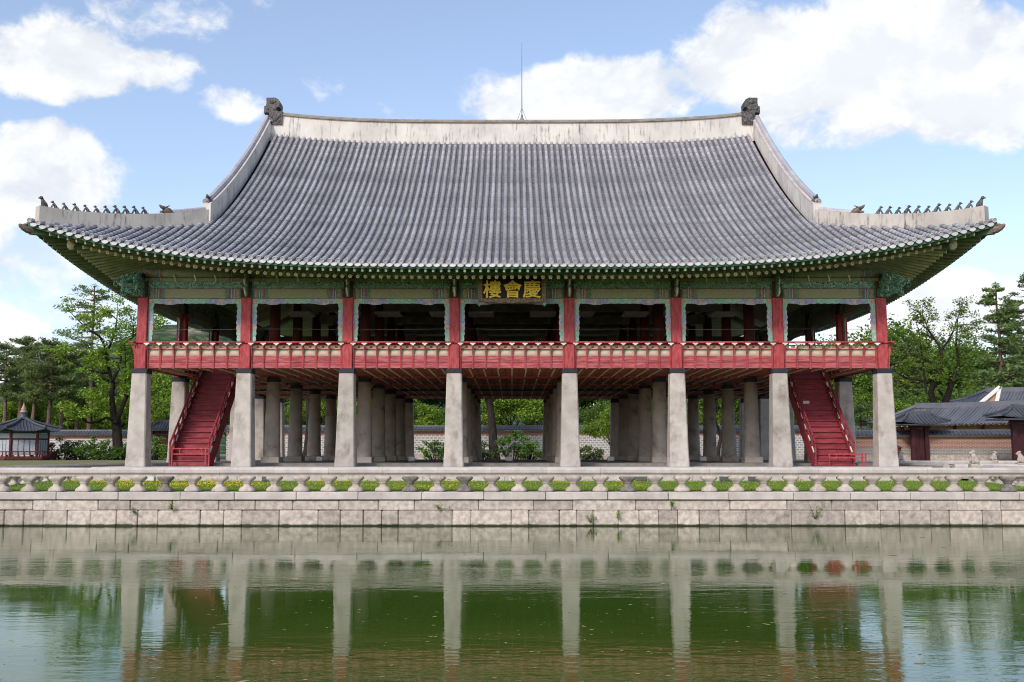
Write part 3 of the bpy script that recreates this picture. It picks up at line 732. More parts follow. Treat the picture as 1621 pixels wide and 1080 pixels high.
# stairs up to the gallery
for sx in (-1, 1):
    xc = sx * SX; st = MB(); Y0, Y1, Z0, Z1 = 48.85, 53.95, ZF + .02, 6.98; ns = 18
    for e in (-1, 1):
        x0 = xc + e * .9
        poly = [(Y0 - .12, Z0), (Y0 + .5, Z0), (Y1 + .1, Z1 - .42), (Y1 + .1, Z1 + .12), (Y1 - .1, Z1 + .12), (Y0 - .12, Z0 + .32)]
        st.prism(poly, x0 - .05, x0 + .05, 'x')
    st = part('staircase', st, M['stair'], pav)
    dy = (Y1 - Y0) / ns; dz = (Z1 - Z0) / ns
    for k in range(ns):
        b_ = MB(); yy = Y0 + k * dy; zz = Z0 + (k + 1) * dz
        b_.cbox(xc - .84, xc + .84, yy - .07, yy + dy + .01, zz - .045, zz, .008); part('tread', b_, M['stair'], st)
        b_ = MB(); b_.box(xc - .84, xc + .84, yy, yy + .025, zz - dz - .001, zz - .047); part('riser', b_, M['stair'], st)
    for e in (-1, 1):
        x0 = xc + e * .9
        b_ = MB(); b_.tube([(x0, Y0 - .15, Z0 + 1.05), (x0, Y1, Z1 + .85)], .05, 8); part('stair_handrail', b_, M['stair'], st)
        b_ = MB(); b_.prism([(Y0 - .1, Z0 + .62), (Y0 - .1, Z0 + .68), (Y1, Z1 + .50), (Y1, Z1 + .44)], x0 - .03, x0 + .03, 'x'); part('stair_rail', b_, M['stair'], st)
        for q in range(10):
            t = q / 9; yy = Y0 - .1 + (Y1 - Y0) * t; zz = Z0 + (Z1 - Z0) * t
            b_ = MB(); b_.cbox(x0 - .04, x0 + .04, yy - .04, yy + .04, zz + .1, zz + (1.12 if q == 0 else .93), .008); part('stair_post', b_, M['stair'], st)
            if q < 9:
                ym = yy + .28; zm = zz + .25
                b_ = MB(); b_.prism([(ym - .12, zm + .36), (ym + .12, zm + .58), (ym + .16, zm + .66), (ym - .16, zm + .40)], x0 - .055, x0 + .055, 'x'); part('stair_lotus', b_, M['pale_green'], st)
                b_ = MB(); b_.prism([(yy + .05, zz + .28), (yy + .5, zz + .68), (yy + .5, zz + .93), (yy + .05, zz + .55)], x0 - .015, x0 + .015, 'x'); part('stair_panel', b_, M['dark_red'], st)
nx = at(1276, 632, 51.95).x; b_ = MB(); b_.box(nx - .16, nx + .16, 51.94, 51.955, 5.10, 5.24); part('stair_notice', b_, M['white'], pav)

# ------------------------------------------------------------------ roof
HX, YE, HY, E0 = 20.55, 44.6, 17.65, 10.88
def Pz(s): return .371 * s + .01396 * s * s
def gz(c): return 1.8 * max(0, 1 - c / 20.55) ** 3.6
def Kw(a): return .55 * max(0, 1 - a / 9) ** 2
def hf(b_): return max(0, 1 - b_ / 6)
def sgn(v): return -1 if v < 0 else 1
def pt(side, u, v, dz=0.0):
    if side in 'FB':
        c = HX - abs(u); s = v
        x = u + sgn(u) * Kw(max(s, 0)) * hf(max(c, 0)); y = YE + s - Kw(c) * hf(max(s, 0)); z = E0 + Pz(s) + gz(max(c, 0))
        if side == 'B': y = 2 * YC - y
    else:
        s = HY - abs(u); c = v
        x = HX - c + Kw(max(s, 0)) * hf(max(c, 0)); y = YC + u + sgn(u) * Kw(max(c, 0)) * hf(max(s, 0)); z = E0 + Pz(c) + gz(max(s, 0))
        if side == 'L': x = -x
    return Vector((x, y, z + dz))
roof = part('roof', MB(), M['tile'], pav)
SP = .345; XR = 14.75; VTOP = 17.35
def vend(side, u):
    if side in 'FB': return VTOP if abs(u) < XR else max(.2, HX - abs(u) - .12)
    return min(5.6, max(.2, HY - abs(u) - .12))
def row_mesh(mb, side, u, v1, step=.33, seg=6, r=.108):
    n = max(1, int(round(v1 / step))); u_c = u; ph_ = random.uniform(0, 6.28); am_ = random.uniform(.004, .014)
    for k in range(n):
        u = u_c + am_ * math.sin(ph_ + k * .31) + random.uniform(-.004, .004)
        a = -.06 + (v1 + .06) * k / n; b_ = -.06 + (v1 + .06) * (k + 1) / n + .03
        pa, pb = pt(side, u, a), pt(side, u, b_); t = (pb - pa).normalized()
        lat = (pt(side, u + .05, a) - pt(side, u - .05, a)); lat = (lat - t * lat.dot(t)).normalized(); nn = lat.cross(t)
        if nn.z < 0: nn = -nn
        jr = 1 + random.uniform(-.03, .03); vs = []
        for p, rr, lift in ((pa, r * jr, .055), (pb, r * .88 * jr, .045)):
            for q in range(seg + 1):
                th = math.pi * q / seg
                vs.append(p + lat * (rr * math.cos(th)) + nn * (rr * math.sin(th) + lift - .02))
        m = seg + 1
        mb.add(vs, [[q, q + 1, m + q + 1, m + q] for q in range(seg)] + [list(range(m))])
    return mb
def pan_mesh(mb, side, u0, u1, v1, course=.2):
    n = max(1, int(round(v1 / course)))
    offs = (0, .25, .5, .75, 1); sag = (.035, -.01, -.03, -.01, .035); prev = None
    for k in range(n):
        a = v1 * k / n; b_ = v1 * (k + 1) / n + .004
        va = [pt(side, u0 + (u1 - u0) * o_, a, sg + .030) for o_, sg in zip(offs, sag)]
        vb = [pt(side, u0 + (u1 - u0) * o_, b_, sg) for o_, sg in zip(offs, sag)]
        vd = [pt(side, u0 + (u1 - u0) * o_, a + .001, sg - .004) for o_, sg in zip(offs, sag)]
        mb.add(vd + va + vb, [[q, q + 1, 5 + q + 1, 5 + q] for q in range(4)] + [[5 + q, 5 + q + 1, 10 + q + 1, 10 + q] for q in range(4)])
NR = 59
for i in range(-NR, NR + 1):
    u = i * SP; me = row_mesh(MB(), 'F', u, vend('F', u)).mesh('tile_row', M['tile'], False, False)
    me.polygons.foreach_set('use_smooth', [len(p.vertices) == 4 for p in me.polygons])
    part('tile_row', me, None, roof)
pan = MB()
for i in range(-NR, NR):
    u0, u1 = i * SP, (i + 1) * SP
    pan_mesh(pan, 'F', u0, u1, max(.25, min(vend('F', u0), vend('F', u1)) + .05))
part('pan_tiles', pan, M['pan'], roof, kind='stuff')
# the slopes that face away: coarser rows, joined
for side, n_, sp in (('L', 50, SP), ('R', 50, SP), ('B', 59, SP)):
    rows_ = MB(); pans_ = MB()
    for i in range(-n_, n_ + 1):
        u = i * sp; row_mesh(rows_, side, u, vend(side, u), 1.2, 4)
    for i in range(-n_, n_):
        pan_mesh(pans_, side, i * sp, (i + 1) * sp, max(.25, min(vend(side, i * sp), vend(side, (i + 1) * sp)) + .05), 1.0)
    part('far_tile_rows', rows_, M['tile'], roof, kind='stuff'); part('far_pan_tiles', pans_, M['pan'], roof, kind='stuff')
# eave tiles: round end disc on each row, lobed drip tile between rows
mb = MB(); mb.lathe([(.0, 0), (.075, 0), (.08, .018), (.098, .018), (.108, .0), (.108, -.03)], 14); disc_me = mb.mesh('eave_tile', M['drip'], False)
mb = MB(); n = 12; top = [(-.165 * math.cos(math.pi * i / n), .04 - .05 * math.sin(math.pi * i / n)) for i in range(n + 1)]
bot = [(.165 * math.cos(math.pi * i / n), -.01 - .165 * math.sin(math.pi * i / n)) for i in range(n + 1)]
mb.prism(top + bot, -.02, .02); drip_me = mb.mesh('drip_tile', M['drip'])
def frame_at(side, u, v):
    p = pt(side, u, v); t = (pt(side, u, v + .2) - p).normalized(); lat = (pt(side, u + .1, v) - pt(side, u - .1, v)).normalized()
    return p, t, lat
sides_eave = MB(); disc_src = [Vector(v.co) for v in disc_me.vertices]; disc_f = [list(p.vertices) for p in disc_me.polygons]
drip_src = [Vector(v.co) for v in drip_me.vertices]; drip_f = [list(p.vertices) for p in drip_me.polygons]
for side, n_ in (('F', NR), ('L', 50), ('R', 50)):
    for i in range(-n_, n_ + 1):
        p, t, lat = frame_at(side, i * SP, -.075); nn = lat.cross(t); nn = nn if nn.z > 0 else -nn
        zax = -t; xax = lat; yax = zax.cross(xax); R = Matrix((xax, yax, zax)).transposed()
        loc = p + nn * .075
        if side == 'F': part('eave_tile', disc_me, None, roof, loc=loc, rot=R.to_quaternion())
        else: sides_eave.add([R @ v + loc for v in disc_src], disc_f)
        if i == n_: continue
        p, t, lat = frame_at(side, (i + .5) * SP, -.03)
        h = Vector((t.x, t.y, 0)).normalized(); yax = h if side != 'x' else h; xax = lat; zax = xax.cross(yax)
        if zax.z < 0: xax = -xax; zax = xax.cross(yax)
        R = Matrix((xax, yax, zax)).transposed()
        R = R @ Matrix.Rotation(math.radians(-12), 3, 'X')
        if side == 'F': part('drip_tile', drip_me, None, roof, loc=p, rot=R.to_quaternion())
        else: sides_eave.add([R @ v + p for v in drip_src], drip_f)
part('side_eave_tiles', sides_eave, M['drip'], roof, kind='stuff')

# eave boards and soffit
def eave_line(side, v, dz, umax, n=60):
    return [pt(side, -umax + 2 * umax * i / n, v, dz) for i in range(n + 1)]
for side, um in (('F', HX - .1), ('B', HX - .1), ('L', HY - .1), ('R', HY - .1)):
    b_ = MB(); b_.sweep(eave_line(side, .05, -.20, um), [(-.04, -.05), (.04, -.05), (.04, .15), (-.04, .15)]); part('eave_board', b_, M['green_dark'], roof)
    b_ = MB(); b_.sweep(eave_line(side, 1.18, -.66, um - .9), [(-.05, -.07), (.05, -.07), (.05, .06), (-.05, .06)]); part('rafter_board', b_, M['green'], roof)
    b_ = MB(); rws = []
    nn_ = 60
    for v, dz in ((.06, -.20), (.5, -.28), (1.26, -.34), (1.27, -.74), (2.2, -.76), (3.4, -.78), (4.6, -.8), (6.0, -.85)):
        um_ = um - v * .98
        rws.append([pt(side, -um_ + 2 * um_ * i / nn_, v, dz) for i in range(nn_ + 1)])
    b_.grid(rws); part('soffit', b_, M['olive'], roof)
# round rafters with flower-painted ends, square flying rafters above them
mb = MB(); mb.tube([(0, .0, 0), (0, 4.7, 0)], .085, 10); mb.cur = 1
fl = []
for k in range(30):
    th = 2 * math.pi * k / 30; q = .068 + .022 * abs(math.cos(2.5 * th)); fl.append((q * math.sin(th), q * math.cos(th)))
mb.prism(fl, -.012, .0); mb.cur = 2; mb.prism([(.018 * math.cos(k), .018 * math.sin(k)) for k in (0, 1.26, 2.51, 3.77, 5.03)], -.016, -.012)
raf_me = mb.mesh('rafter', [M['olive'], M['cream'], M['green_dark']])
mb = MB(); mb.box(-.055, .055, 0, 1.7, -.065, .065); mb.cur = 1; mb.box(-.048, .048, -.006, 0, -.058, .058); mb.cur = 2; mb.box(-.02, .02, -.010, -.006, -.022, .024)
fly_me = mb.mesh('flying_rafter', [M['fly'], M['pale_green'], M['white']])
def aim(o, t):
    y = (Vector(t) - Vector(o)).normalized(); x = y.cross(Vector((0, 0, 1))).normalized(); z = x.cross(y)
    return Matrix((x, y, z)).transposed().to_quaternion()
joined_r = MB(); joined_f = MB(); joined_r.cur = 0
raf_src = ([Vector(v.co) for v in raf_me.vertices], [list(p.vertices) for p in raf_me.polygons])
for side, n_ in (('F', 57), ('L', 48), ('R', 48)):
    half = HX if side == 'F' else HY; straight = 14.5 if side == 'F' else 11.7
    for i in range(-n_, n_ + 1):
        u = i * SP; ue = u if abs(u) <= half - .5 else None
        if ue is None: continue
        ui = u if abs(u) < straight else sgn(u) * (straight + (abs(u) - straight) * .35)
        o_ = pt(side, u * (half - .9) / half if abs(u) > straight else u, 1.15, -.86)
        inn = pt(side, ui, 4.9, -.86); inn.z = E0 + Pz(4.9) - .86 + gz(half - abs(ui)) * .55
        q = aim(o_, inn)
        if side == 'F' or i * (1 if side == 'L' else 1) < 24: part('rafter', raf_me, None, roof, loc=o_, rot=q)
        o2 = pt(side, u, .16, -.36); in2 = pt(side, u * .0 + (u if abs(u) < straight else sgn(u) * (straight + (abs(u) - straight) * .75)), 1.7, -.36); in2.z = o2.z + .36 - (gz(half - abs(u)) - gz(half - abs(u) + 1)) * .2
        if side == 'F' or i < 24: part('flying_rafter', fly_me, None, roof, loc=o2, rot=aim(o2, in2))
# hip rafters and their clay end caps
for sx in (-1, 1):
    for by in (0, 1):
        def C(s, dz):
            p = pt('F', sx * (HX - s), s, dz)
            if by: p.y = 2 * YC - p.y
            return p
        d = (C(.2, 0) - C(3, 0)); d.z = 0; d.normalize()
        b_ = MB(); b_.sweep([C(4.6, -1.0), C(3.2, -.95), C(2.0, -.92), C(1.25, -.86)], [(-.16, -.22), (.16, -.22), (.16, .2), (-.16, .2)])
        b_.sweep([C(2.8, -.62), C(1.6, -.52), C(.8, -.45), C(.15, -.42)], [(-.14, -.17), (.14, -.17), (.14, .17), (-.14, .17)]); part('hip_rafter', b_, M['green'], roof)
        e0 = C(1.25, -.92); b_ = MB(); b_.ell(e0 + d * .05, (.2, .2, .24), 10, 6); part('hip_rafter_end', b_, M['cream'], roof, smooth=True)
        e1 = C(.15, -.42); b_ = MB()
        b_.tube([e1 - d * .1, e1 + d * .14 + Vector((0, 0, .02)), e1 + d * .30 + Vector((0, 0, .07)), e1 + d * .43 + Vector((0, 0, .15)), e1 + d * .48 + Vector((0, 0, .21))], [.19, .17, .13, .09, .04], 8)
        b_.ell(e1 + d * .4 + Vector((0, 0, .17)), (.08, .08, .06)); b_.ell(e1 + d * .22 + Vector((0, 0, .2)), (.12, .12, .07)); part('end_cap', b_, M['clay_brown'], roof)

# ridges
rp = [pt('F', -14.9 + 29.8 * i / 48, VTOP) for i in range(49)]
for p in rp: p.y = YC
b_ = MB(); b_.sweep(rp, [(-.34, -.4), (.34, -.4), (.33, 1.30), (-.33, 1.30)]); ridge = part('main_ridge', b_, M['plaster'], roof)
b_ = MB(); b_.sweep([p + Vector((0, 0, 1.30)) for p in rp], [(-.42, .0), (.42, .0), (.42, .10), (.30, .12), (.22, .24), (-.22, .24), (-.30, .12), (-.42, .10)]); part('ridge_cap', b_, mat('weathered_ridge_cap', (.26, .225, .20), .85, .25, 3, .3, 20, .01, 0), ridge)
for sx in (-1, 1):
    for sd in ('F', 'B'):
        pts = [pt(sd, sx * 15.0, VTOP - (VTOP - 5.35) * i / 24) for i in range(25)]
        b_ = MB(); b_.sweep(pts, [(-.20, -.15), (.20, -.15), (.19, .98), (-.19, .98)]); g_ = part('gable_ridge', b_, M['plaster_hip'] if False else M['plaster'], roof)
        b_ = MB(); b_.sweep([p + Vector((0, 0, .98)) for p in pts], [(-.21, 0), (.21, 0), (.2, .04), (-.2, .04)]); part('ridge_coping', b_, M['coping'], g_)
        b_ = MB(); b_.tube([p + Vector((sx * .08, 0, 1.10)) for p in pts], .15, 8); part('ridge_cap', b_, M['tile'], g_)
        hp = []
        for i in range(21):
            s = 5.5 - 5.2 * i / 20; p = pt('F', sx * (HX - s), s)
            if sd == 'B': p.y = 2 * YC - p.y
            hp.append(p)
        b_ = MB(); vs = []
        # hip ridge: its top dips slightly and kicks up at the corner
        tops = [.58 + .05 * (abs(i - 10) / 10) ** 2 + (.05 if i > 17 else 0) * (i - 17) / 3 for i in range(21)]
        for i, p in enumerate(hp):
            t = hp[min(i + 1, 20)] - hp[max(i - 1, 0)]; t.z = 0; t.normalize(); s_ = Vector((t.y, -t.x, 0))
            for a, z in ((-.24, -.12), (.24, -.12), (.23, tops[i]), (-.23, tops[i])): vs.append(p + s_ * a + Vector((0, 0, z)))
        b_.add(vs, [[i * 4 + k, i * 4 + (k + 1) % 4, (i + 1) * 4 + (k + 1) % 4, (i + 1) * 4 + k] for i in range(20) for k in range(4)] + [[0, 1, 2, 3], [80, 81, 82, 83]])
        h_ = part('hip_ridge', b_, M['plaster_hip'], roof)
        if sd == 'F':
            b_ = MB(); b_.tube([p + Vector((0, 0, t + .06)) for p, t in zip(hp[:6], tops[:6])], .12, 8); part('ridge_cap', b_, M['tile'], h_)
            d = hp[20] - hp[10]; d.z = 0; d.normalize()
            # ten seated figures and one upright at the corner, a dragon head behind them
            rj = random.Random(4 if sx < 0 else 9)
            for k in range(11):
                s_i = 19.6 - k * 1.12; i0 = int(s_i); f_ = s_i - i0
                base = hp[i0].lerp(hp[min(i0 + 1, 20)], f_) + Vector((0, 0, tops[i0] - .01))
                fig = MB(); hgt = .50 if k == 0 else .40 * rj.uniform(.9, 1.1)
                back = -d * hgt
                fig.tube([base + back * .35, base + back * .28 + Vector((0, 0, hgt * .35)), base + Vector((0, 0, hgt * .72)) + back * .02], [hgt * .24, hgt * .2, hgt * .13], 7)
                fig.ell(base + Vector((0, 0, hgt * .86)) - back * .08, (hgt * .17, hgt * .17, hgt * .16), 8, 6)
                fig.tube([base + Vector((0, 0, hgt * .86)) - back * .1, base + Vector((0, 0, hgt * .8)) - back * .32], [hgt * .1, hgt * .06], 5)
                lat = Vector((-d.y, d.x, 0))
                if k: 
                    for e in (-1, 1):
                        fig.tube([base + Vector((0, 0, hgt * .58)) - back * .02 + lat * e * hgt * .12, base - back * .3 + lat * e * hgt * .15], [hgt * .075, hgt * .06], 5)
                        fig.ell(base + back * .5 + lat * e * hgt * .13 + Vector((0, 0, hgt * .12)), (hgt * .16,) * 3, 6, 5)
                else: fig.tube([base + back * .25, base + Vector((0, 0, hgt * .8))], [hgt * .3, hgt * .12], 7)
                part('roof_figure', fig, M['clay'], h_, smooth=True)
            def dragon(base, d, s, m):
                fig = MB(); lat = Vector((-d.y, d.x, 0)); up = Vector((0, 0, 1))
                fig.tube([base - d * .55 * s, base - d * .2 * s + up * .22 * s, base + d * .15 * s + up * .3 * s], [.26 * s, .3 * s, .24 * s], 8)
                fig.tube([base + d * .1 * s + up * .40 * s, base + d * .38 * s + up * .50 * s, base + d * .52 * s + up * .62 * s], [.17 * s, .12 * s, .05 * s], 7)
                fig.tube([base + d * .1 * s + up * .16 * s, base + d * .45 * s + up * .08 * s], [.13 * s, .07 * s], 7)
                for e in (-1, 1):
                    fig.tube([base + lat * e * .12 * s + up * .5 * s, base - d * .25 * s + lat * e * .16 * s + up * .68 * s], [.07 * s, .02 * s], 5)
                    fig.ell(base + d * .12 * s + lat * e * .16 * s + up * .46 * s, (.07 * s,) * 3, 6, 5)
                part('dragon_head', fig, m, roof, smooth=True)
            bq = hp[5].lerp(hp[6], .6) + Vector((0, 0, tops[6])); dragon(bq, d, .62, M['clay_brown'])
            p0 = pts[-1] + Vector((0, .25, 1.08)); dragon(p0, Vector((0, -1, 0)), .6, M['clay'])
    # dragon-tail finial at the end of the main ridge
    prof_px = [(220, 170), (345, 168), (392, 195), (408, 230), (402, 300), (372, 302), (352, 335), (362, 352), (400, 365), (440, 350), (442, 430), (438, 540), (268, 540), (262, 395), (235, 372), (185, 388), (190, 290), (215, 284), (222, 240)]
    poly = []
    for a, c_ in prof_px:
        p = at(400 + a / 9, 140 + c_ / 9, YC); poly.append((p.x if sx < 0 else -p.x, p.z))
    b_ = MB(); b_.prism(poly, YC - .47, YC + .47); fin = part('ridge_finial', b_, M['clay'], roof)
    cxp = sum(p[0] for p in poly) / len(poly)
    for k, (a, c_, r) in enumerate(((300, 225, .16), (330, 225, .1), (330, 320, .13), (350, 460, .22), (310, 430, .15), (395, 420, .15), (395, 500, .12), (300, 500, .12), (240, 320, .1))):
        p = at(400 + a / 9, 140 + c_ / 9, YC); b_ = MB(); b_.ell((p.x if sx < 0 else -p.x, YC - .48, p.z), (r, .06, r), 9, 5); part('finial_scroll', b_, M['clay'], fin, smooth=True)
    # gable wall
    g = MB(); tri = [(pt('F', sx * 14.8, 5.7 + (VTOP - 5.7) * i / 8).y, pt('F', sx * 14.8, 5.7 + (VTOP - 5.7) * i / 8).z - .05) for i in range(9)]
    tri += [(2 * YC - a, z) for a, z in tri[::-1]]
    g.prism(tri, sx * 14.92, sx * 15.08, 'x'); part('gable_wall', g, M['dark_red'], roof)
# lightning rod
top = at(826, 68, YC); bs = at(826, 192, YC)
b_ = MB(); b_.tube([(top.x, YC, 22.9), (top.x, YC, 24.8), (top.x, YC, top.z)], [.035, .028, .012], 6); b_.lathe([(.16, 0), (.14, .12), (.06, .3), (.08, .36), (.03, .5)], 8, (top.x, YC, 23.0))
for dx, dy in ((.3, 0), (-.3, 0), (0, .3)): b_.tube([(top.x, YC, 23.9), (top.x + dx, YC + dy, 23.05)], .012, 4)
part('lightning_rod', b_, M['rod'], roof)

# name board
sg_y = 46.95
sgn_ = thing('name_board', 'black name board with three gold characters hung under the middle of the eaves', 'sign', (0, sg_y, 9.6))
tilt = Matrix.Rotation(math.radians(-9), 4, 'X'); T0 = Matrix.Translation((0, sg_y, 9.53))
def sput(name, mb, m, smooth=False):
    mb.v = [tuple((T0 @ tilt) @ Vector(v)) for v in mb.v]; return part(name, mb, m, sgn_, smooth)
b_ = MB(); b_.box(-1.36, 1.36, -.03, .03, .12, 1.22); sput('board', b_, M['black'])
b_ = MB(); poly = [(-1.5, .13), (1.5, .13)]
for i in range(33):
    t = i / 32; x = 1.46 - 2.92 * t; poly.append((x, -.02 - .05 * abs(math.sin(t * math.pi * 5)) - .03 * math.cos((t - .5) * math.pi * 2)))
b_.prism(poly, -.10, .0); sput('bottom_frame', b_, M['frame'])
for e in (-1, 1):
    b_ = MB(); b_.prism([(e * 1.36, .10), (e * 1.52, -.04), (e * 1.60, 1.30), (e * 1.36, 1.22)], -.11, .0); sput('side_frame', b_, M['frame'])
    b_ = MB(); b_.prism([(e * 1.42, -.04), (e * 1.56, -.04), (e * 1.57, -.15), (e * 1.49, -.26), (e * 1.41, -.15)], -.105, -.02); sput('frame_foot', b_, M['teal'])
b_ = MB(); b_.prism([(-1.36, 1.21), (1.36, 1.21), (1.52, 1.36), (-1.52, 1.36)], -.11, .0); sput('top_frame', b_, M['frame'])
for ch, px in (('\u6a13', 779.3), ('\u6703', 811.3), ('\u6176', 842.0)):
    cu = bpy.data.curves.new('character', 'FONT'); cu.body = ch; cu.size = .86; cu.offset = .004; cu.extrude = .012; cu.align_x = 'CENTER'; cu.resolution_u = 3
    to = bpy.data.objects.new('character', cu); COL.objects.link(to); bpy.context.view_layer.update()
    me = bpy.data.meshes.new_from_object(to.evaluated_get(bpy.context.evaluated_depsgraph_get())); bpy.data.objects.remove(to)
    xc = at(px, 458, sg_y).x
    me.transform(T0 @ tilt @ Matrix.Translation((xc, -.045, .26)) @ Matrix.Rotation(math.pi / 2, 4, 'X') @ Matrix.Diagonal((1.0, 1.03, 1, 1)))
    bmx = bmesh.new()
    for dx, dz, dy in ((0, 0, 0), (-.010, .003, .001), (.010, -.003, .002), (.003, .008, .003), (-.003, -.008, .004)):
        m2 = me.copy(); m2.transform(Matrix.Translation((dx, -dy, dz))); bmx.from_mesh(m2); bpy.data.meshes.remove(m2)
    bmx.to_mesh(me); bmx.free()
    me.materials.clear(); me.materials.append(M['gold']); part('character', me, None, sgn_)

# ------------------------------------------------------------------ embankment wall of the island
random.seed(11)
YW = 38.4
wall = thing('retaining_wall', 'granite block retaining wall of the island standing in the pond', 'wall', (0, YW, 0))
def pxx(px, Y=YW, z=1.0):
    return (px - 810.5) / FPX * (Y * math.cos(PITCH) + (z - HC) * math.sin(PITCH))
def fill(js, lo, hi, a, b_):
    js = sorted(js); out = []
    x = js[0]
    while x > lo: x -= random.uniform(a, b_); out.append(x)
    x = js[-1]
    while x < hi: x += random.uniform(a, b_); out.append(x)
    return sorted(out + js)
ZC1 = at(810, 779, YW).z; ZC0 = at(810, 791.5, YW).z; ZM = at(810, 808, YW).z
COPE = [90, 188, 286, 371.5, 469.5, 567, 668, 766, 864, 962, 1058, 1153.5, 1255.8, 1346, 1441, 1526, 1613]
C1 = [52.6, 155.6, 206.6, 273, 346.4, 404.4, 463.6, 536.6, 598.8, 656, 757.4, 845, 907, 1006, 1063, 1155.6, 1246, 1317, 1389, 1456.6, 1515, 1584]
C2 = [8.3, 38.9, 70.5, 107.9, 145.2, 185.6, 219, 251, 317.9, 355, 383.7, 442.9, 504.5, 539.8, 575.4, 605, 631, 716, 745.7, 809.5, 837, 885.7, 913, 939, 978.5, 1011.5, 1042.5, 1072.5, 1106.7, 1138, 1180.7, 1252, 1337, 1393, 1423, 1472, 1502, 1554, 1585]
LO, HI = 810.5 - 21.3 / .0234, 810.5 + 21.3 / .0234
def course(js, name, z0, z1, y0, depth, m, ch, jit, a, b_):
    xs = [min(max(pxx(j), -21.35), 21.35) for j in fill(js, LO, HI, a, b_)]
    for x0, x1 in zip(xs, xs[1:]):
        if x1 - x0 < .15: continue
        q = MB(); dy = random.uniform(-jit, jit); g = random.uniform(.005, .012)
        q.cbox(x0 + g, x1 - g, y0 + dy, y0 + depth, z0 + random.uniform(.003, .010), z1 - random.uniform(.003, .010), ch * random.uniform(.7, 1.4))
        q.v = [(x + random.uniform(-.004, .004), y + random.uniform(-.006, .006), z + random.uniform(-.004, .004)) for x, y, z in q.v]
        part(name, q, m, wall)
course(COPE, 'coping_stone', ZC0, ZC1, YW - .07, .85, M['coping'], .018, .006, 90, 98)
course(C1, 'granite_block', ZM, ZC0 - .012, YW, .4, M['stone'], .022, .016, 55, 100)
course(C2, 'granite_block', -.02, ZM, YW - .02, .4, M['stone_low'], .026, .018, 28, 62)
q = MB(); q.box(-21.2, 21.2, YW - .05, YW + .4, -.7, -.03); q.box(-21.0, 21.0, YW + .1, YW + .38, -.1, ZC0 - .03); part('wall_core', q, mat('dark_mortar', (.05, .048, .042), .95, .2, 4, 0, objvar=0), wall)
for sx in (-1, 1):
    q = MB(); q.box(sx * 21.35, sx * 20.95, YW + .45, ISY1 + .2, -.7, ZC0); part('side_wall', q, M['stone_low'], wall)
    q = MB(); q.box(sx * 21.42, sx * 20.75, YW + .8, ISY1 + .2, ZC0 + .002, ZC1); part('side_coping', q, M['coping'], wall)
q = MB(); q.box(-20.9, 20.9, ISY1 - .05, ISY1 + .3, -.7, ZC1 - .02); part('rear_wall', q, M['stone_low'], wall)

# ------------------------------------------------------------------ balustrades: lotus balusters under octagonal rails
BZ = ZC1; BH = .56; ZR = at(810, 740.5, YW + .35).z
def loft(sections, n=24, lobe=.0):
    mb = MB(); vs = []
    for z, hx, hy, lb in sections:
        for k in range(n):
            th = 2 * math.pi * k / n; c_, s_ = math.cos(th), math.sin(th); e = 2 / 3.2
            x = hx * math.copysign(abs(c_) ** e, c_); y = hy * math.copysign(abs(s_) ** e, s_)
            zz = z - lb * (abs(x) / max(hx, .01)) ** 2 * .0
            w = 1 + lb * math.cos(6 * th)
            vs.append((x * w, y * w, zz))
    m = len(sections)
    mb.add(vs, [[i * n + k, i * n + (k + 1) % n, (i + 1) * n + (k + 1) % n, (i + 1) * n + k] for i in range(m - 1) for k in range(n)] + [list(range(n))[::-1], [(m - 1) * n + k for k in range(n)]])
    return mb
SECT = [(0, .255, .21, 0), (.03, .29, .23, .0), (.09, .285, .225, .03), (.15, .235, .19, .05), (.19, .17, .15, .03), (.215, .13, .125, 0), (.27, .118, .115, 0), (.31, .13, .125, 0), (.325, .155, .145, 0), (.345, .15, .14, 0), (.37, .175, .155, .04), (.42, .235, .19, .06), (.475, .295, .215, .05), (.515, .305, .22, .03), (BH, .27, .20, 0)]
bal_me = loft(SECT).mesh('baluster', M['baluster'], True); bald_me = loft(SECT).mesh('baluster', M['baluster_dark'], True)
def octo(w, h):
    c = .3 * h; return [(-w + c, 0), (w - c, 0), (w, c), (w, h - c), (w - c, h), (-w + c, h), (-w, h - c), (-w, c)]
def balustrade(name, label, p0, p1, first, spacing, dark=(), group='stone balustrades round the island'):
    p0 = Vector(p0); p1 = Vector(p1); d = (p1 - p0); L = d.length; d.normalize(); rot = math.atan2(d.y, d.x)
    t = thing(name, label, 'balustrade', ((p0 + p1) / 2), group)
    s = first; k = 0; joints = [0.0]
    while s < L - .05:
        p = p0 + d * s
        o = part('baluster', bald_me if any(abs(p.x - q_) < .4 for q_ in dark) else bal_me, None, t, loc=(p.x, p.y, BZ), rot=rot + random.uniform(-.03, .03) + (math.pi if random.random() < .5 else 0))
        if k % 2 == 0 and s > .6 and L - s > .6: joints.append(s)
        s += spacing; k += 1
    joints.append(L)
    for a, b_ in zip(joints, joints[1:]):
        q = MB(); pa = p0 + d * (a + .004); pb = p0 + d * (b_ - .004)
        hz = random.uniform(-.004, .004)
        q.sweep([(pa.x, pa.y, BZ + BH + .06 + hz), (pb.x, pb.y, BZ + BH + .06 + hz)], octo(.165, ZR - BZ - BH - .06)); part('rail_stone', q, M['coping'], t)
        q = MB(); q.sweep([(pa.x, pa.y, BZ + BH - .002), (pb.x, pb.y, BZ + BH - .002)], [(-.11, 0), (.11, 0), (.11, .065), (-.11, .065)]); part('rail_bed', q, M['baluster'], t)
    return t
bx0 = pxx(864.5, YW + .35); bsp = 42.85 / FPX * 38.55
xs0 = bx0 - bsp * math.floor((bx0 + 20.9) / bsp)
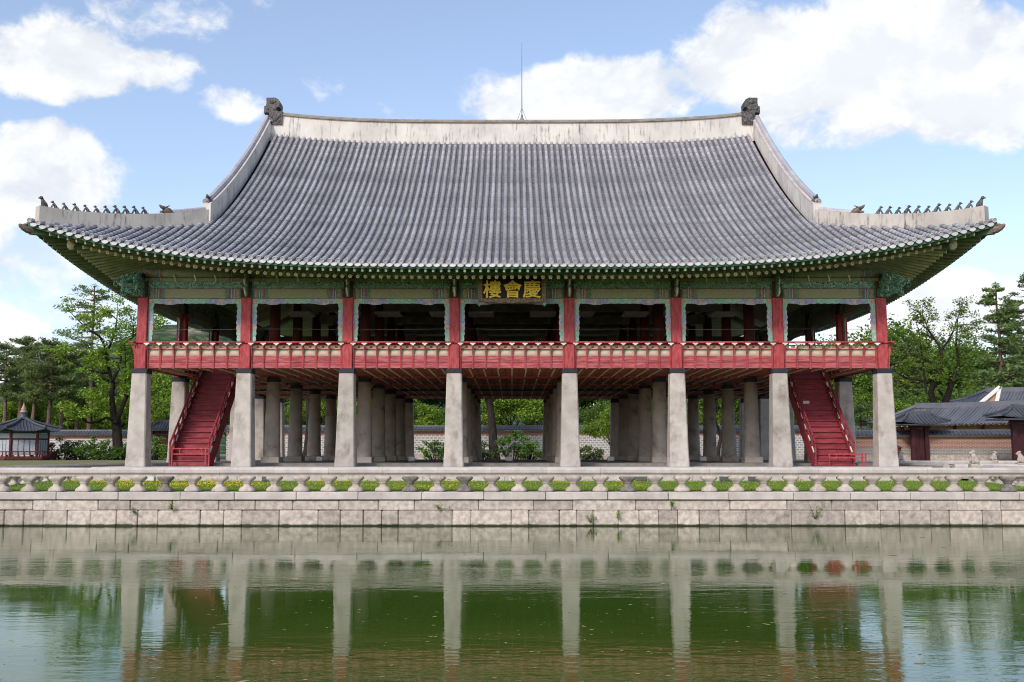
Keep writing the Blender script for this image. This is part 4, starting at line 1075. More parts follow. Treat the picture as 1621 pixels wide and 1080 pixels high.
balustrade('stone_balustrade', 'long pale stone balustrade along the front edge of the island above the pond', (-20.95, YW + .35, 0), (20.95, YW + .35, 0), xs0 + 20.95, bsp,
           dark=[pxx(p, YW + .35) for p in (262.9, 648, 736, 994, 1593)])
balustrade('stone_balustrade', 'stone balustrade running back along the left side of the island', (-20.95, YW + 1.0, 0), (-20.95, 82, 0), .5, 1.02)
balustrade('stone_balustrade', 'short stone balustrade between front corner and near bridge on the right', (20.95, YW + 1.0, 0), (20.95, 46.3, 0), .5, 1.02)
balustrade('stone_balustrade', 'stone balustrade on the right side of the island beyond the near bridge', (20.95, 50.3, 0), (20.95, 66.5, 0), .5, 1.02)
# bridges to the right-hand bank
for yb, wd, lab in ((46.5, 3.6, 'near'), (67.0, 3.6, 'far')):
    br = thing('stone_bridge', 'stone slab bridge with balustrades on the right, the %s one of two' % ('nearer' if lab == 'near' else 'farther'), 'bridge', (30, yb + wd / 2, 0))
    q = MB(); q.box(20.6, 47, yb - .2, yb + wd + .2, 1.0, 1.27); part('deck', q, M['floor'], br)
    for xx in (25, 30, 35, 40):
        q = MB(); q.cbox(xx - .3, xx + .3, yb, yb + wd, -.6, 1.0, .03); part('pier', q, M['stone'], br)
    balustrade('stone_balustrade', 'pale stone railing on the near side of the %s bridge' % ('nearer' if lab == 'near' else 'farther'), (21.2, yb, 0), (46, yb, 0), 1.0, 1.3)
    balustrade('stone_balustrade', 'pale stone railing on the far side of the %s bridge' % ('nearer' if lab == 'near' else 'farther'), (21.2, yb + wd, 0), (46, yb + wd, 0), 1.0, 1.3)
# carved animals seated on the bridge posts
def statue_mesh(seed, s=1.0):
    mb = MB(); r = random.Random(seed)
    mb.ell((0, .0, .16), (.2, .2, .16)); mb.tube([(.10, 0, .10), (.06, 0, .28), (-.05, 0, .50)], [.20, .19, .13], 9)
    mb.ell((-.07, 0, .60), (.13, .12, .12)); mb.ell((-.19, 0, .555), (.085, .085, .07)); mb.ell((-.02, 0, .69), (.07, .1, .05))
    for e in (-1, 1):
        mb.tube([(-.07, e * .1, .42), (-.14, e * .11, .2), (-.15, e * .11, .03)], [.075, .06, .06], 7)
        mb.ell((.12, e * .14, .12), (.14, .08, .11)); mb.ell((.0, e * .12, .66), (.04, .03, .05))
    mb.tube([(.22, 0, .06), (.27, 0, .2), (.2, 0, .33)], [.06, .05, .03], 6)
    me = mb.mesh('stone_beast', M['baluster'], True)
    o = bpy.data.objects.new('tmp', me); COL.objects.link(o); md = o.modifiers.new('r', 'REMESH'); md.mode = 'VOXEL'; md.voxel_size = .028; md.use_smooth_shade = True
    bpy.context.view_layer.update(); res = bpy.data.meshes.new_from_object(o.evaluated_get(bpy.context.evaluated_depsgraph_get())); bpy.data.objects.remove(o)
    res.name = 'carved_beast'; return res
beast_me = statue_mesh(1)
for px, Y, rot, sc, lab in ((1542, 46.5, .2, .84, 'large carved stone beast seated on the end post of the nearer bridge'),
                            (1426, 67.0, 2.6, .82, 'carved stone beast on the farther bridge rail beside the red box'),
                            (1574, 67.0, 2.9, .82, 'carved stone beast on the farther bridge rail, right of the large beast'),
                            (1616, 50.1, -.4, .80, 'carved stone beast at the right edge of the picture on a bridge post')):
    p = at(px, 735, Y); tt = thing('stone_beast', lab, 'statue', (p.x, Y, BZ), 'carved beasts on the bridge posts')
    q = MB(); q.cbox(p.x - .2, p.x + .2, Y - .2, Y + .2, BZ, ZR + .06, .03); part('post', q, M['baluster'], tt)
    o = part('carved_beast', beast_me, None, tt, loc=(p.x, Y, ZR + .05), rot=rot); o.scale = (sc, sc, sc)

# ------------------------------------------------------------------ small things round the pavilion
def barrier(xc, y, w, h, lab):
    t = thing('stair_barrier', lab, 'barrier', (xc, y, ZF), 'red barriers at the foot of the stairs')
    for x in (xc - w / 2, xc + w / 2, xc + w / 2 - .16):
        q = MB(); q.cbox(x - .03, x + .03, y - .03, y + .03, ZF, ZF + h, .005); part('upright', q, M['red'], t)
    for z in (ZF + h - .04, ZF + h * .66):
        q = MB(); q.cbox(xc - w / 2 + .03, xc + w / 2 - .03, y - .025, y + .025, z - .03, z + .03, .005); part('crossbar', q, M['red'], t)
    for k in range(1, 5):
        x = xc - w / 2 + w * k / 5; q = MB(); q.box(x - .015, x + .015, y - .012, y + .012, ZF + h * .66 + .031, ZF + h - .071); part('spindle', q, M['red'], t)
barrier(pxx(302, 48.6, 2.4), 48.55, 1.72, .86, 'low red wooden barrier across the foot of the left staircase')
barrier(pxx(1341, 48.6, 2.4), 48.55, 1.70, .60, 'low red wooden barrier set off to the right of the right staircase')
lamp_w = mat('white_lamp_housing', (.62, .62, .6), .5, .05, 3, 0, objvar=.05); lamp_g = mat('grey_lamp_housing', (.10, .105, .11), .5, .1, 3, 0, objvar=.1)
def floodlight(px, Y, m, lab, z0=None, w=.34):
    z0 = ZF + .13 if z0 is None else z0
    p = at(px, 735, Y); t = thing('floodlight', lab, 'floodlight', (p.x, Y, z0), 'floodlights on the ground')
    q = MB(); q.cbox(p.x - w / 2, p.x + w / 2, Y - .13, Y + .13, z0 + .06, z0 + .29, .02); part('housing', q, m, t)
    q = MB(); q.box(p.x - w / 2 - .02, p.x - w / 2, Y - .03, Y + .03, z0, z0 + .2); part('bracket', q, M['rod'], t)
    q = MB(); q.box(p.x + w / 2, p.x + w / 2 + .02, Y - .03, Y + .03, z0, z0 + .2); part('bracket', q, M['rod'], t)
    q = MB(); q.box(p.x - w / 2 - .02, p.x + w / 2 + .02, Y - .06, Y + .06, z0 - .01, z0 + .01); part('foot', q, M['rod'], t)
floodlight(652, 56.5, lamp_w, 'white floodlight box under the floor left of the central columns'); floodlight(806, 56.5, lamp_w, 'white floodlight box in the middle under the central bay'); floodlight(967, 56.5, lamp_w, 'white floodlight box under the floor right of the central columns')
floodlight(506, 56.5, lamp_w, 'white floodlight box under the second bay from the left'); floodlight(1113, 56.5, lamp_w, 'white floodlight box under the second bay from the right')
floodlight(240, 45.4, lamp_w, 'white floodlight box on the lawn near the left corner column', 1.38); floodlight(811, 45.6, lamp_w, 'white floodlight box on the lawn in front of the middle', 1.38, .28)
for px, lab in ((425, 'between second and third column'), (1014, 'right of the fifth column'), (1148, 'left of the sixth bay column'), (1193, 'near the seventh column')):
    floodlight(px, 45.5, lamp_g, 'dark grey floodlight box on the lawn ' + lab, 1.38, .5)

# ------------------------------------------------------------------ tiled garden walls, gates and small buildings
def wall_mat(name, brick, mortar, wbr, hbr, ms=.03, axis_rot=0):
    m, b, p, out = new_mat(name); X, Y, Z = b.sep(b.pos())
    c = b.new('ShaderNodeCombineXYZ'); b.put(c.inputs[0], b.math('ADD', X, b.math('MULTIPLY', Y, .6))); b.put(c.inputs[1], Z)
    br = b.new('ShaderNodeTexBrick'); b.put(br.inputs['Vector'], c.outputs[0]); br.inputs['Scale'].default_value = 1
    br.inputs['Color1'].default_value = (*brick, 1); br.inputs['Color2'].default_value = (*scale_c(brick, .75), 1); br.inputs['Mortar'].default_value = (*mortar, 1)
    br.inputs['Brick Width'].default_value = wbr; br.inputs['Row Height'].default_value = hbr; br.inputs['Mortar Size'].default_value = ms; br.inputs['Mortar Smooth'].default_value = .2
    n = b.noise(b.pos(), .8, 5, .6); col = b.mix(b.math('MULTIPLY', b.smooth(n, .45, .8), .35), br.outputs[0], scale_c(mortar, .6))
    b.put(p.inputs['Base Color'], col); p.inputs['Roughness'].default_value = .9; p.inputs['Specular IOR Level'].default_value = .15
    b.put(p.inputs['Normal'], b.bump(br.outputs['Fac'], -.5, .02)); return m
M['brick_grey'] = wall_mat('grey_patterned_brick', (.29, .275, .27), (.56, .53, .50), .42, .235, .06)
M['brick_red'] = wall_mat('red_brick_course', (.33, .135, .10), (.40, .32, .27), .32, .10, .018)
M['brick_grey2'] = wall_mat('fine_grey_brick', (.25, .235, .22), (.38, .36, .33), .34, .115, .02)
def tile_strip(mb, a, b_, run, drop, sp, r=.07, seg=4, lift=.0):
    """barrel rows falling from the line a-b outwards by run (a vector) and down by drop"""
    a, b_, run = Vector(a), Vector(b_), Vector(run); L = (b_ - a).length; d = (b_ - a).normalized(); n = int(L / sp)
    for k in range(n + 1):
        p = a + d * (L * k / n); e = p + run - Vector((0, 0, drop)); t = (e - p).normalized(); nn = d.cross(t); nn = nn if nn.z > 0 else -nn
        vs = []
        for q_ in (p, e):
            for j in range(seg + 1):
                th = math.pi * j / seg; vs.append(q_ + d * (r * math.cos(th)) + nn * (r * math.sin(th) + lift))
        m = seg + 1; mb.add(vs, [[j, j + 1, m + j + 1, m + j] for j in range(seg)] + [list(range(m, 2 * m))])
def garden_wall(p0, p1, zb, zt, lab, grey, redband, capw=.75, caph=.5, sp=.30):
    p0 = Vector((*p0, 0)); p1 = Vector((*p1, 0)); d = (p1 - p0).normalized(); nrm = Vector((d.y, -d.x, 0)); L = (p1 - p0).length
    t = thing('garden_wall', lab, 'wall', ((p0 + p1) / 2 + Vector((0, 0, zb))), 'tile capped palace walls')
    H = zt - caph
    def slab(w, z0, z1, m, nm):
        q = MB(); vs = [p + nrm * (s_ * w) + Vector((0, 0, z)) for z in (z0, z1) for p, s_ in ((p0, -1), (p1, -1), (p1, 1), (p0, 1))]
        q.add(vs, [(0, 3, 2, 1), (4, 5, 6, 7), (0, 1, 5, 4), (1, 2, 6, 5), (2, 3, 7, 6), (3, 0, 4, 7)]); return part(nm, q, m, t)
    slab(.34, zb - .3, zb + .5, M['stone'], 'stone_base'); slab(.30, zb + .5, H - redband, grey, 'patterned_field'); slab(.305, H - redband, H - .1, M['brick_red'], 'red_band'); slab(.33, H - .1, H, M['white'], 'white_course')
    q = MB(); up = Vector((0, 0, 1))
    prof_ = [(-capw, H - .02), (capw, H - .02), (capw, H + .06), (.16, zt - .14), (-.16, zt - .14), (-capw, H + .06)]
    q.add([p + nrm * a + up * z for p in (p0, p1) for a, z in prof_], [[k, (k + 1) % 6, 6 + (k + 1) % 6, 6 + k] for k in range(6)] + [list(range(6)), list(range(6, 12))]); cap = part('cap', q, M['tile_dark'], t)
    q = MB()
    for s_ in (-1, 1):
        if s_ == 1 or True: tile_strip(q, p0 + nrm * (s_ * .14) + up * (zt - .16), p1 + nrm * (s_ * .14) + up * (zt - .16), nrm * (s_ * (capw - .1)), zt - .16 - H - .04, sp, .075)
    part('cap_tiles', q, M['tile_dark'], cap, kind='stuff')
    q = MB(); q.sweep([p0 + up * (zt - .15), p1 + up * (zt - .15)], [(-.17, 0), (.17, 0), (.13, .15), (-.13, .15)]); part('cap_ridge', q, M['tile_dark'], cap)
    return t
YB = 106.0
zt_c = at(800, 673.5, YB).z; zt_l = at(150, 680, YB).z
garden_wall((-29, YB), (62, YB), 1.95, zt_c, 'patterned brick wall with tile cap seen beneath the pavilion floor', M['brick_grey'], .5)
garden_wall((-90, YB + 1.2), (-33.8, YB + 1.2), 1.95, zt_l, 'patterned brick wall with tile cap behind the left-hand shrubs', M['brick_grey'], .45)
garden_wall((26, 84), (50, 79.5), 1.95, at(1500, 680, 82).z, 'red and grey brick wall with tile cap right of the pavilion', M['brick_grey2'], 1.05, .7, .45)

def gate(x, y, w, zt, roofw, lab, rot=0.0, depth=1.5, doors=2, m=M['maroon']):
    t = thing('gate', lab, 'gate', (x, y, 1.95)); R = Matrix.Rotation(rot, 4, 'Z'); T = Matrix.Translation((x, y, 0)) @ R
    def pp(nm, mb, mm, smooth=False, kind=None): mb.v = [tuple(T @ Vector(v)) for v in mb.v]; return part(nm, mb, mm, t, smooth, kind=kind)
    zr = zt - 1.05
    for e in (-1, 1):
        q = MB(); q.cbox(e * w / 2 - .16, e * w / 2 + .16, -.16, .16, 1.9, zr, .02); pp('gate_post', q, m)
    q = MB(); q.box(-w / 2 - .3, w / 2 + .3, -.12, .12, zr - .3, zr - .02); pp('lintel', q, m)
    for k in range(doors):
        x0 = -w / 2 + .17 + (w - .34) * k / doors; x1 = -w / 2 + .17 + (w - .34) * (k + 1) / doors - .02
        q = MB(); q.box(x0, x1, .0, .06, 2.1, zr - .32); dr = pp('door', q, m)
        for zz in (2.25, 2.9, zr - .6):
            q = MB(); q.box(x0, x1, -.03, .0, zz, zz + .12); q.v = [tuple(T @ Vector(v)) for v in q.v]; part('door_rail', q, m, dr)
    # hipped tile roof with upturned corners
    hw, hd = roofw / 2, depth / 2; rl = hw * .45
    def rz(a): return zr + .18 * (abs(a) / hw) ** 2
    q = MB()
    for s_ in (-1, 1):
        rows_ = []
        for i in range(13):
            a = -hw + 2 * hw * i / 12; tp = max(-rl, min(rl, a))
            rows_.append([(a + (tp - a) * f_, s_ * hd * (1 - f_), rz(a) + (zt - .22 - rz(a)) * f_ ** 1.15) for f_ in (0, .25, .5, .75, 1)])
        q.grid(rows_)
    for s_ in (-1, 1):
        q.grid([[(s_ * (hw + (rl - hw) * f_), y_ * hd * (1 - f_), rz(hw) + (zt - .22 - rz(hw)) * f_ ** 1.15) for f_ in (0, .25, .5, .75, 1)] for y_ in (-1, -.5, 0, .5, 1)])
    q.box(-hw * .96, hw * .96, -hd * .95, hd * .95, zr - .1, zr + .0); rf = pp('roof', q, M['tile_dark'])
    q = MB(); n_ = max(6, int(roofw / .3))
    for s_ in (-1, 1):
        for i in range(n_ + 1):
            a = -hw + 2 * hw * i / n_; tp = max(-rl, min(rl, a)) * 1.0
            tp = a if abs(a) < rl else math.copysign(rl + (abs(a) - rl) * .9, a); f1 = 1 if abs(a) < rl else (hw - abs(a)) / (hw - rl)
            pts_ = [(a + (tp - a) * f_, s_ * hd * (1 - f_), rz(a) + (zt - .22 - rz(a)) * f_ ** 1.15 + .03) for f_ in (0, f1 * .5, f1)]
            q.tube(pts_, .07, 5)
    q.v = [tuple(T @ Vector(v)) for v in q.v]; part('roof_tiles', q, M['tile_dark'], rf, kind='stuff')
    q = MB(); q.sweep([(-rl - .1, 0, zt - .3), (-rl * .5, 0, zt - .34), (0, 0, zt - .36), (rl * .5, 0, zt - .34), (rl + .1, 0, zt - .3)], [(-.12, 0), (.12, 0), (.1, .34), (-.1, .34)])
    for sx in (-1, 1):
        for sy in (-1, 1): q.tube([(sx * rl, 0, zt - .1), (sx * (rl + hw) / 2, sy * hd * .5, (zt + zr) / 2 + .0), (sx * hw, sy * hd, rz(hw) + .12)], [.11, .1, .09], 6)
    q.v = [tuple(T @ Vector(v)) for v in q.v]; part('roof_ridges', q, M['tile_dark'], rf)
    return t
gate(at(1452, 700, 82.5).x, 82.0, 1.1, at(1452, 651, 82.0).z, 3.9, 'small tiled wall gate with maroon door posts right of the corner column', rot=.1, depth=2.6)
gate(at(1634, 700, 77.0).x, 77.0, 2.8, at(1634, 641, 77.0).z, 6.0, 'dark maroon gate with tiled roof at the right edge', rot=.1, depth=2.6, doors=1)
gate(at(262, 700, YB).x, YB + .6, 2.0, at(262, 664, YB).z, 3.6, 'small tiled red gate in the wall between the left columns', depth=2.0, m=M['dark_red'])
bxp = at(1417, 722, 79); tb = thing('red_box', 'small dark red cabinet in front of the wall beside the carved beast', 'cabinet', (bxp.x, 79, 1.95))
q = MB(); q.cbox(bxp.x - .38, bxp.x + .38, 78.7, 79.2, 1.95, 3.0, .02); part('body', q, M['dark_red'], tb)
q = MB(); q.prism([(bxp.x - .48, 3.0), (bxp.x + .48, 3.0), (bxp.x, 3.25)], 78.6, 79.3); part('lid', q, M['dark_red'], tb)

def hall_building(name, lab, px0, px1, pyr0, pyr1, Y0, Y1, depth, zeave0, body_h):
    """long tiled building seen over the wall: ridge runs from (px0,pyr0) to (px1,pyr1)"""
    a = at(px0, pyr0, Y0); b_ = at(px1, pyr1, Y1); d = (b_ - a); d.z = 0; L = d.length; d.normalize(); nrm = Vector((d.y, -d.x, 0))
    t = thing(name, lab, 'building', (a + b_) / 2 - Vector((0, 0, (a.z + b_.z) / 2 - 1.95)))
    zr = a.z
    def P(s, o, z): return a + d * s + nrm * o + Vector((0, 0, z - a.z))
    q = MB()
    for sg in (1, -1):
        rows_ = []
        for i in range(25):
            s = -depth * .8 + (L + depth * 1.6) * i / 24; sag = .35 * (abs(i - 12) / 12) ** 3; top_s = max(0, min(L, s))
            rows_.append([P(s + (top_s - s) * f_, sg * depth * (1 - f_), zeave0 + sag * (1 - f_) + (zr - zeave0) * (.75 * f_ + .25 * f_ * f_)) for f_ in (0, .33, .66, 1)])
        q.grid(rows_)
    rf = part('roof', q, M['tile_mid'], t)
    q = MB(); n_ = int(L / .32)
    for k in range(n_ + 1):
        s = L * k / n_
        q.tube([P(s, depth * (1 - f_), zeave0 + (zr - zeave0) * (.75 * f_ + .25 * f_ * f_) + .03) for f_ in (0, .33, .66, 1)], .08, 4, False)
    for k in range(14):
        s = -depth * .8 + depth * .8 * k / 14; f1 = (s + depth * .8) / (depth * .8)
        for s2, sgn2 in ((s, 1), (L - s, -1)):
            q.tube([P(s2 + (0 if sgn2 > 0 else 0), depth * (1 - f_ * f1), zeave0 + .25 * (1 - f1) + (zr - zeave0) * (.75 * f_ * f1 + .25 * (f_ * f1) ** 2) + .03) for f_ in (0, .5, 1)], .08, 4, False)
    part('roof_tiles', q, M['tile_mid'], rf, kind='stuff')
    q = MB(); q.sweep([P(L * i / 10, 0, zr + .12 * (abs(i - 5) / 5) ** 2) for i in range(11)], [(-.2, -.1), (.2, -.1), (.16, .42), (-.16, .42)]); part('main_ridge', q, M['tile_mid'], rf)
    for sg in (1, -1):
        for s0, s1 in ((0, -depth * .8), (L, L + depth * .8)):
            q = MB(); q.tube([P(s0, 0, zr + .2), P((s0 + s1) / 2, sg * depth * .5, zeave0 + (zr - zeave0) * .44 + .15), P(s1, sg * depth, zeave0 + .45)], [.2, .17, .13], 6); part('hip_ridge', q, M['tile_mid'], rf)
    q = MB()
    vs = [P(s, o, z) for z in (1.9, zeave0 - .05) for s, o in ((-depth * .4, -depth * .7), (L + depth * .4, -depth * .7), (L + depth * .4, depth * .7), (-depth * .4, depth * .7))]
    q.add(vs, [(0, 3, 2, 1), (4, 5, 6, 7), (0, 1, 5, 4), (1, 2, 6, 5), (2, 3, 7, 6), (3, 0, 4, 7)]); part('wall', q, mat('ochre_wall', (.34, .22, .12), .85, .2, 2, .1, objvar=0), t)
    n_ = int(L / 2.2)
    for k in range(n_ + 1):
        s = L * k / n_; q = MB(); p = P(s, depth * .72, 0); q.tube([(p.x, p.y, 1.9), (p.x, p.y, zeave0)], .16, 8); part('pillar', q, M['dark_red'], t)
    q = MB(); n_ = int(L / .5)
    for k in range(n_ + 1):
        s = L * k / n_; q.tube([P(s, depth * .6, zeave0 + .1), P(s, depth * .97, zeave0 - .06)], .06, 5)
    part('rafters', q, M['cream'], rf, kind='stuff')
    return t
hall_building('side_hall', 'long low hall with grey tiled roof behind the right-hand wall', 1450, 1668, 647, 632, 97, 88, 4.0, at(1520, 671, 88).z, 3)
gb = hall_building('gabled_hall', 'taller tiled hall half hidden behind the long low roof at right', 1560, 1720, 621, 606, 118, 112, 4.6, at(1600, 640, 110).z, 4)
ga = at(1556, 618, 117); b_ = MB(); pk = [(ga.x, ga.z), (at(1541, 643, 113).x, at(1541, 643, 113).z - .4), (at(1575, 643, 113).x, at(1575, 643, 113).z - .4)]
b_.prism(pk, 113.0, 113.3); part('gable', b_, mat('gable_brick', (.40, .24, .18), .85, .2, 3, .1, objvar=0), gb)
for k in (1, 2):
    q = MB(); q.tube([(pk[0][0], 112.9, pk[0][1] + .1), (pk[k][0] * 1.0, 112.9, pk[k][1] + .1)], .22, 6); part('barge_board', q, M['white'], gb)

# little hexagonal pavilion on the far bank
hx = at(35, 700, 96); HZ = at(35, 736, 96).z - .2; hr = 2.2; ze = at(35, 683.5, 96).z; za = at(35, 661.5, 96).z
hp_ = thing('hexagonal_pavilion', 'little hexagonal pavilion with dark tiled roof and gilt finial on the far left bank', 'pavilion', (hx.x, 96, HZ))
def hexp(k, r, z, off=-90): th = math.radians(60 * k + off); return Vector((hx.x + r * math.cos(th), 96 + r * math.sin(th), z))
q = MB(); RR = 3.35
for k in range(6):
    rows_ = []
    for i in range(9):
        t_ = i / 8; e = hexp(k, RR, ze).lerp(hexp(k + 1, RR, ze), t_); lift = .28 * (abs(t_ - .5) * 2) ** 3
        rows_.append([e.lerp(Vector((hx.x, 96, ze)), f_) + Vector((0, 0, lift * (1 - f_) + (za - ze) * (.55 * f_ + .45 * f_ * f_))) for f_ in (0, .25, .5, .75, 1)])
    q.grid(rows_)
hrf = part('roof', q, M['tile_dark'], hp_)
q = MB()
for k in range(6):
    a_, b2 = hexp(k, RR, ze), hexp(k + 1, RR, ze); inw = (Vector((hx.x, 96, ze)) - (a_ + b2) / 2); ap = inw.length; inw.normalize()
    for i in range(12):
        t_ = (i + .5) / 12; e = a_.lerp(b2, t_); lift = .28 * (abs(t_ - .5) * 2) ** 3; f1 = 1 - abs(t_ - .5) * 2
        q.tube([e + inw * (ap * f_ * f1) + Vector((0, 0, lift * (1 - f_ * f1) + (za - ze) * (.55 * f_ * f1 + .45 * (f_ * f1) ** 2) + .03)) for f_ in (0, .33, .66, 1)], .075, 5, True)
part('roof_tiles', q, M['tile_dark'], hrf, kind='stuff')
for k in range(6):
    q = MB(); q.tube([hexp(k, RR * (1 - f_), ze + .28 * (1 - f_) + (za - ze) * (.55 * f_ + .45 * f_ * f_) + .1) for f_ in (0, .25, .5, .75, 1)], .12, 6); part('hip_ridge', q, M['tile_dark'], hrf)
q = MB(); q.lathe([(.42, -.1), (.34, .3), (.36, .5)], 12, (hx.x, 96, za)); part('finial_base', q, M['tile_dark'], hrf)
q = MB(); q.lathe([(.30, 0), (.36, .1), (.26, .24), (.22, .3), (.27, .38), (.18, .50), (.14, .56), (.16, .62), (.08, .74), (.05, .84), (.02, .98)], 12, (hx.x, 96, za + .42)); part('finial', q, M['gold_fin'], hrf, smooth=True)
zfl = HZ + .95
for k in range(6):
    q = MB(); p = hexp(k, hr, 0, -90); q.tube([(p.x, p.y, HZ), (p.x, p.y, ze + .1)], .13, 8); part('post', q, M['dark_red'], hp_)
    a_, b2 = hexp(k, hr, 0), hexp(k + 1, hr, 0); d = (b2 - a_).normalized(); nrm = Vector((d.y, -d.x, 0)); L = (b2 - a_).length
    def slab6(z0, z1, th, m, nm, s0=.12, s1=None, par=hp_, off=0):
        s1_ = L - .12 if s1 is None else s1; q = MB()
        vs = [a_ + d * s + nrm * (o + off) + Vector((0, 0, z)) for z in (z0, z1) for s, o in ((s0, -th), (s1_, -th), (s1_, th), (s0, th))]
        q.add(vs, [(0, 3, 2, 1), (4, 5, 6, 7), (0, 1, 5, 4), (1, 2, 6, 5), (2, 3, 7, 6), (3, 0, 4, 7)]); return part(nm, q, m, par)
    slab6(ze - .12, ze + .15, .1, M['green_dark'], 'lintel'); slab6(ze - .62, ze - .2, .03, M['lattice_white'], 'transom_pane')
    slab6(ze - .75, ze - .63, .06, M['dark_red'], 'transom_rail')
    for w_ in range(4):
        f0 = .14 + (L - .28) * w_ / 4; wn_ = slab6(zfl + .15, ze - .76, .025, M['lattice_white'], 'window', f0 + .03, f0 + (L - .28) / 4 - .03)
        slab6(zfl + .15, ze - .76, .035, M['dark_red'], 'window_frame', f0 - .025, f0 + .025, wn_)
        for z_ in range(4):
            zz = zfl + .25 + z_ * .32
            slab6(zz, zz + .14, .03, M['tile'], 'lattice_bar', f0 + .17, f0 + .29, wn_)
    q = MB(); p0, p1 = hexp(k, hr + .75, zfl + .0), hexp(k + 1, hr + .75, zfl)
    q.sweep([p0, p1], [(-.05, -.25), (.05, -.25), (.05, .02), (-.05, .02)]); part('railing_board', q, M['dark_red'], hp_)
    q = MB(); q.tube([p0 + Vector((0, 0, .45)), p1 + Vector((0, 0, .45))], .05, 6); part('handrail', q, M['dark_red'], hp_)
    for i in range(6):
        p = p0.lerp(p1, i / 6); q = MB(); q.box(p.x - .04, p.x + .04, p.y - .04, p.y + .04, zfl, zfl + .45); part('railing_post', q, M['dark_red'], hp_)
q = MB(); q.lathe([(hr + .75, -.25), (hr + .75, 0)], 6, (hx.x, 96, zfl), rot=math.radians(-120)); part('floor', q, M['dark_red'], hp_)
q = MB(); q.lathe([(hr + .3, -.6), (hr + .3, zfl - HZ - .25)], 6, (hx.x, 96, HZ), rot=math.radians(-120)); part('stone_base', q, M['stone'], hp_)

# ------------------------------------------------------------------ vegetation
def leaf_mat(name, c_dark, c_light, trans=.35):
    m, b, p, out = new_mat(name); r = b.island(); o = b.rnd(); pos = b.pos()
    k = b.math('ADD', b.math('MULTIPLY', r, .55), b.math('MULTIPLY', b.noise(pos, .55, 3, .6), .6))
    col = b.mix(b.smooth(k, .25, .85), c_dark, c_light)
    sc = b.vmath('SCALE', col, None); b.put(sc.node.inputs[3], b.math('MULTIPLY_ADD', o, .5, .75))
    b.put(p.inputs['Base Color'], sc); p.inputs['Roughness'].default_value = .65; p.inputs['Specular IOR Level'].default_value = .2
    tr = b.new('ShaderNodeBsdfTranslucent'); b.put(tr.inputs[0], sc); mx = b.new('ShaderNodeMixShader'); mx.inputs[0].default_value = trans
    b.nt.links.new(p.outputs[0], mx.inputs[1]); b.nt.links.new(tr.outputs[0], mx.inputs[2]); b.nt.links.new(mx.outputs[0], out.inputs[0])
    return m
L_BRIGHT = leaf_mat('young_green_leaves', (.10, .18, .018), (.28, .41, .05))
L_MID = leaf_mat('mid_green_leaves', (.075, .145, .022), (.18, .29, .05))
L_DARK = leaf_mat('dark_green_leaves', (.045, .10, .022), (.11, .20, .04))
L_PINE = leaf_mat('pine_needles', (.085, .135, .042), (.20, .265, .085), .3)
L_PINE2 = leaf_mat('light_pine_needles', (.06, .11, .03), (.16, .23, .07), .25)
L_SHRUB = leaf_mat('shrub_leaves', (.055, .125, .02), (.15, .26, .05))
L_OLIVE = leaf_mat('olive_shrub_leaves', (.09, .13, .05), (.20, .25, .10))
BARK = mat('dark_bark', (.035, .028, .024), .95, .4, 3, .6, 12, .05, .15, .1, stretch=(3, 3, .6))
BARK_P = mat('pine_bark', (.12, .085, .07), .95, .35, 3, .6, 12, .05, .2, .1, stretch=(3, 3, .6), c2=(.20, .135, .105))

def leaves_mesh(name, pts, size, m, rng, flat=.5, aspect=.6, tri=False):
    """one mesh of many small leaf faces around the given points: pts = (centres, spread xyz, count)"""
    P = []
    for c, sp, n in pts:
        q = rng.normal(0, 1, (n, 3)); rad = np.linalg.norm(q, axis=1, keepdims=True); q = q / np.maximum(rad, 1e-6) * (rng.random((n, 1)) ** .45)
        P.append(np.asarray(c)[None] + q * np.asarray(sp)[None])
    P = np.concatenate(P); n = len(P)
    nrm = rng.normal(0, 1, (n, 3)); nrm[:, 2] = np.abs(nrm[:, 2]) + flat; nrm /= np.linalg.norm(nrm, axis=1, keepdims=True)
    a = rng.normal(0, 1, (n, 3)); u = np.cross(nrm, a); u /= np.maximum(np.linalg.norm(u, axis=1, keepdims=True), 1e-6); v = np.cross(nrm, u)
    s = size * rng.uniform(.6, 1.35, (n, 1))
    V = np.stack([P - u * s * .5, P + v * s * aspect * .5, P + u * s * .5, P - v * s * aspect * .5], 1).reshape(-1, 3)
    me = bpy.data.meshes.new(name); me.vertices.add(4 * n); me.vertices.foreach_set('co', V.ravel())
    me.loops.add(4 * n); me.loops.foreach_set('vertex_index', np.arange(4 * n)); me.polygons.add(n)
    me.polygons.foreach_set('loop_start', np.arange(0, 4 * n, 4)); me.polygons.foreach_set('loop_total', np.full(n, 4)); me.update(); me.validate()
    me.materials.append(m); return me

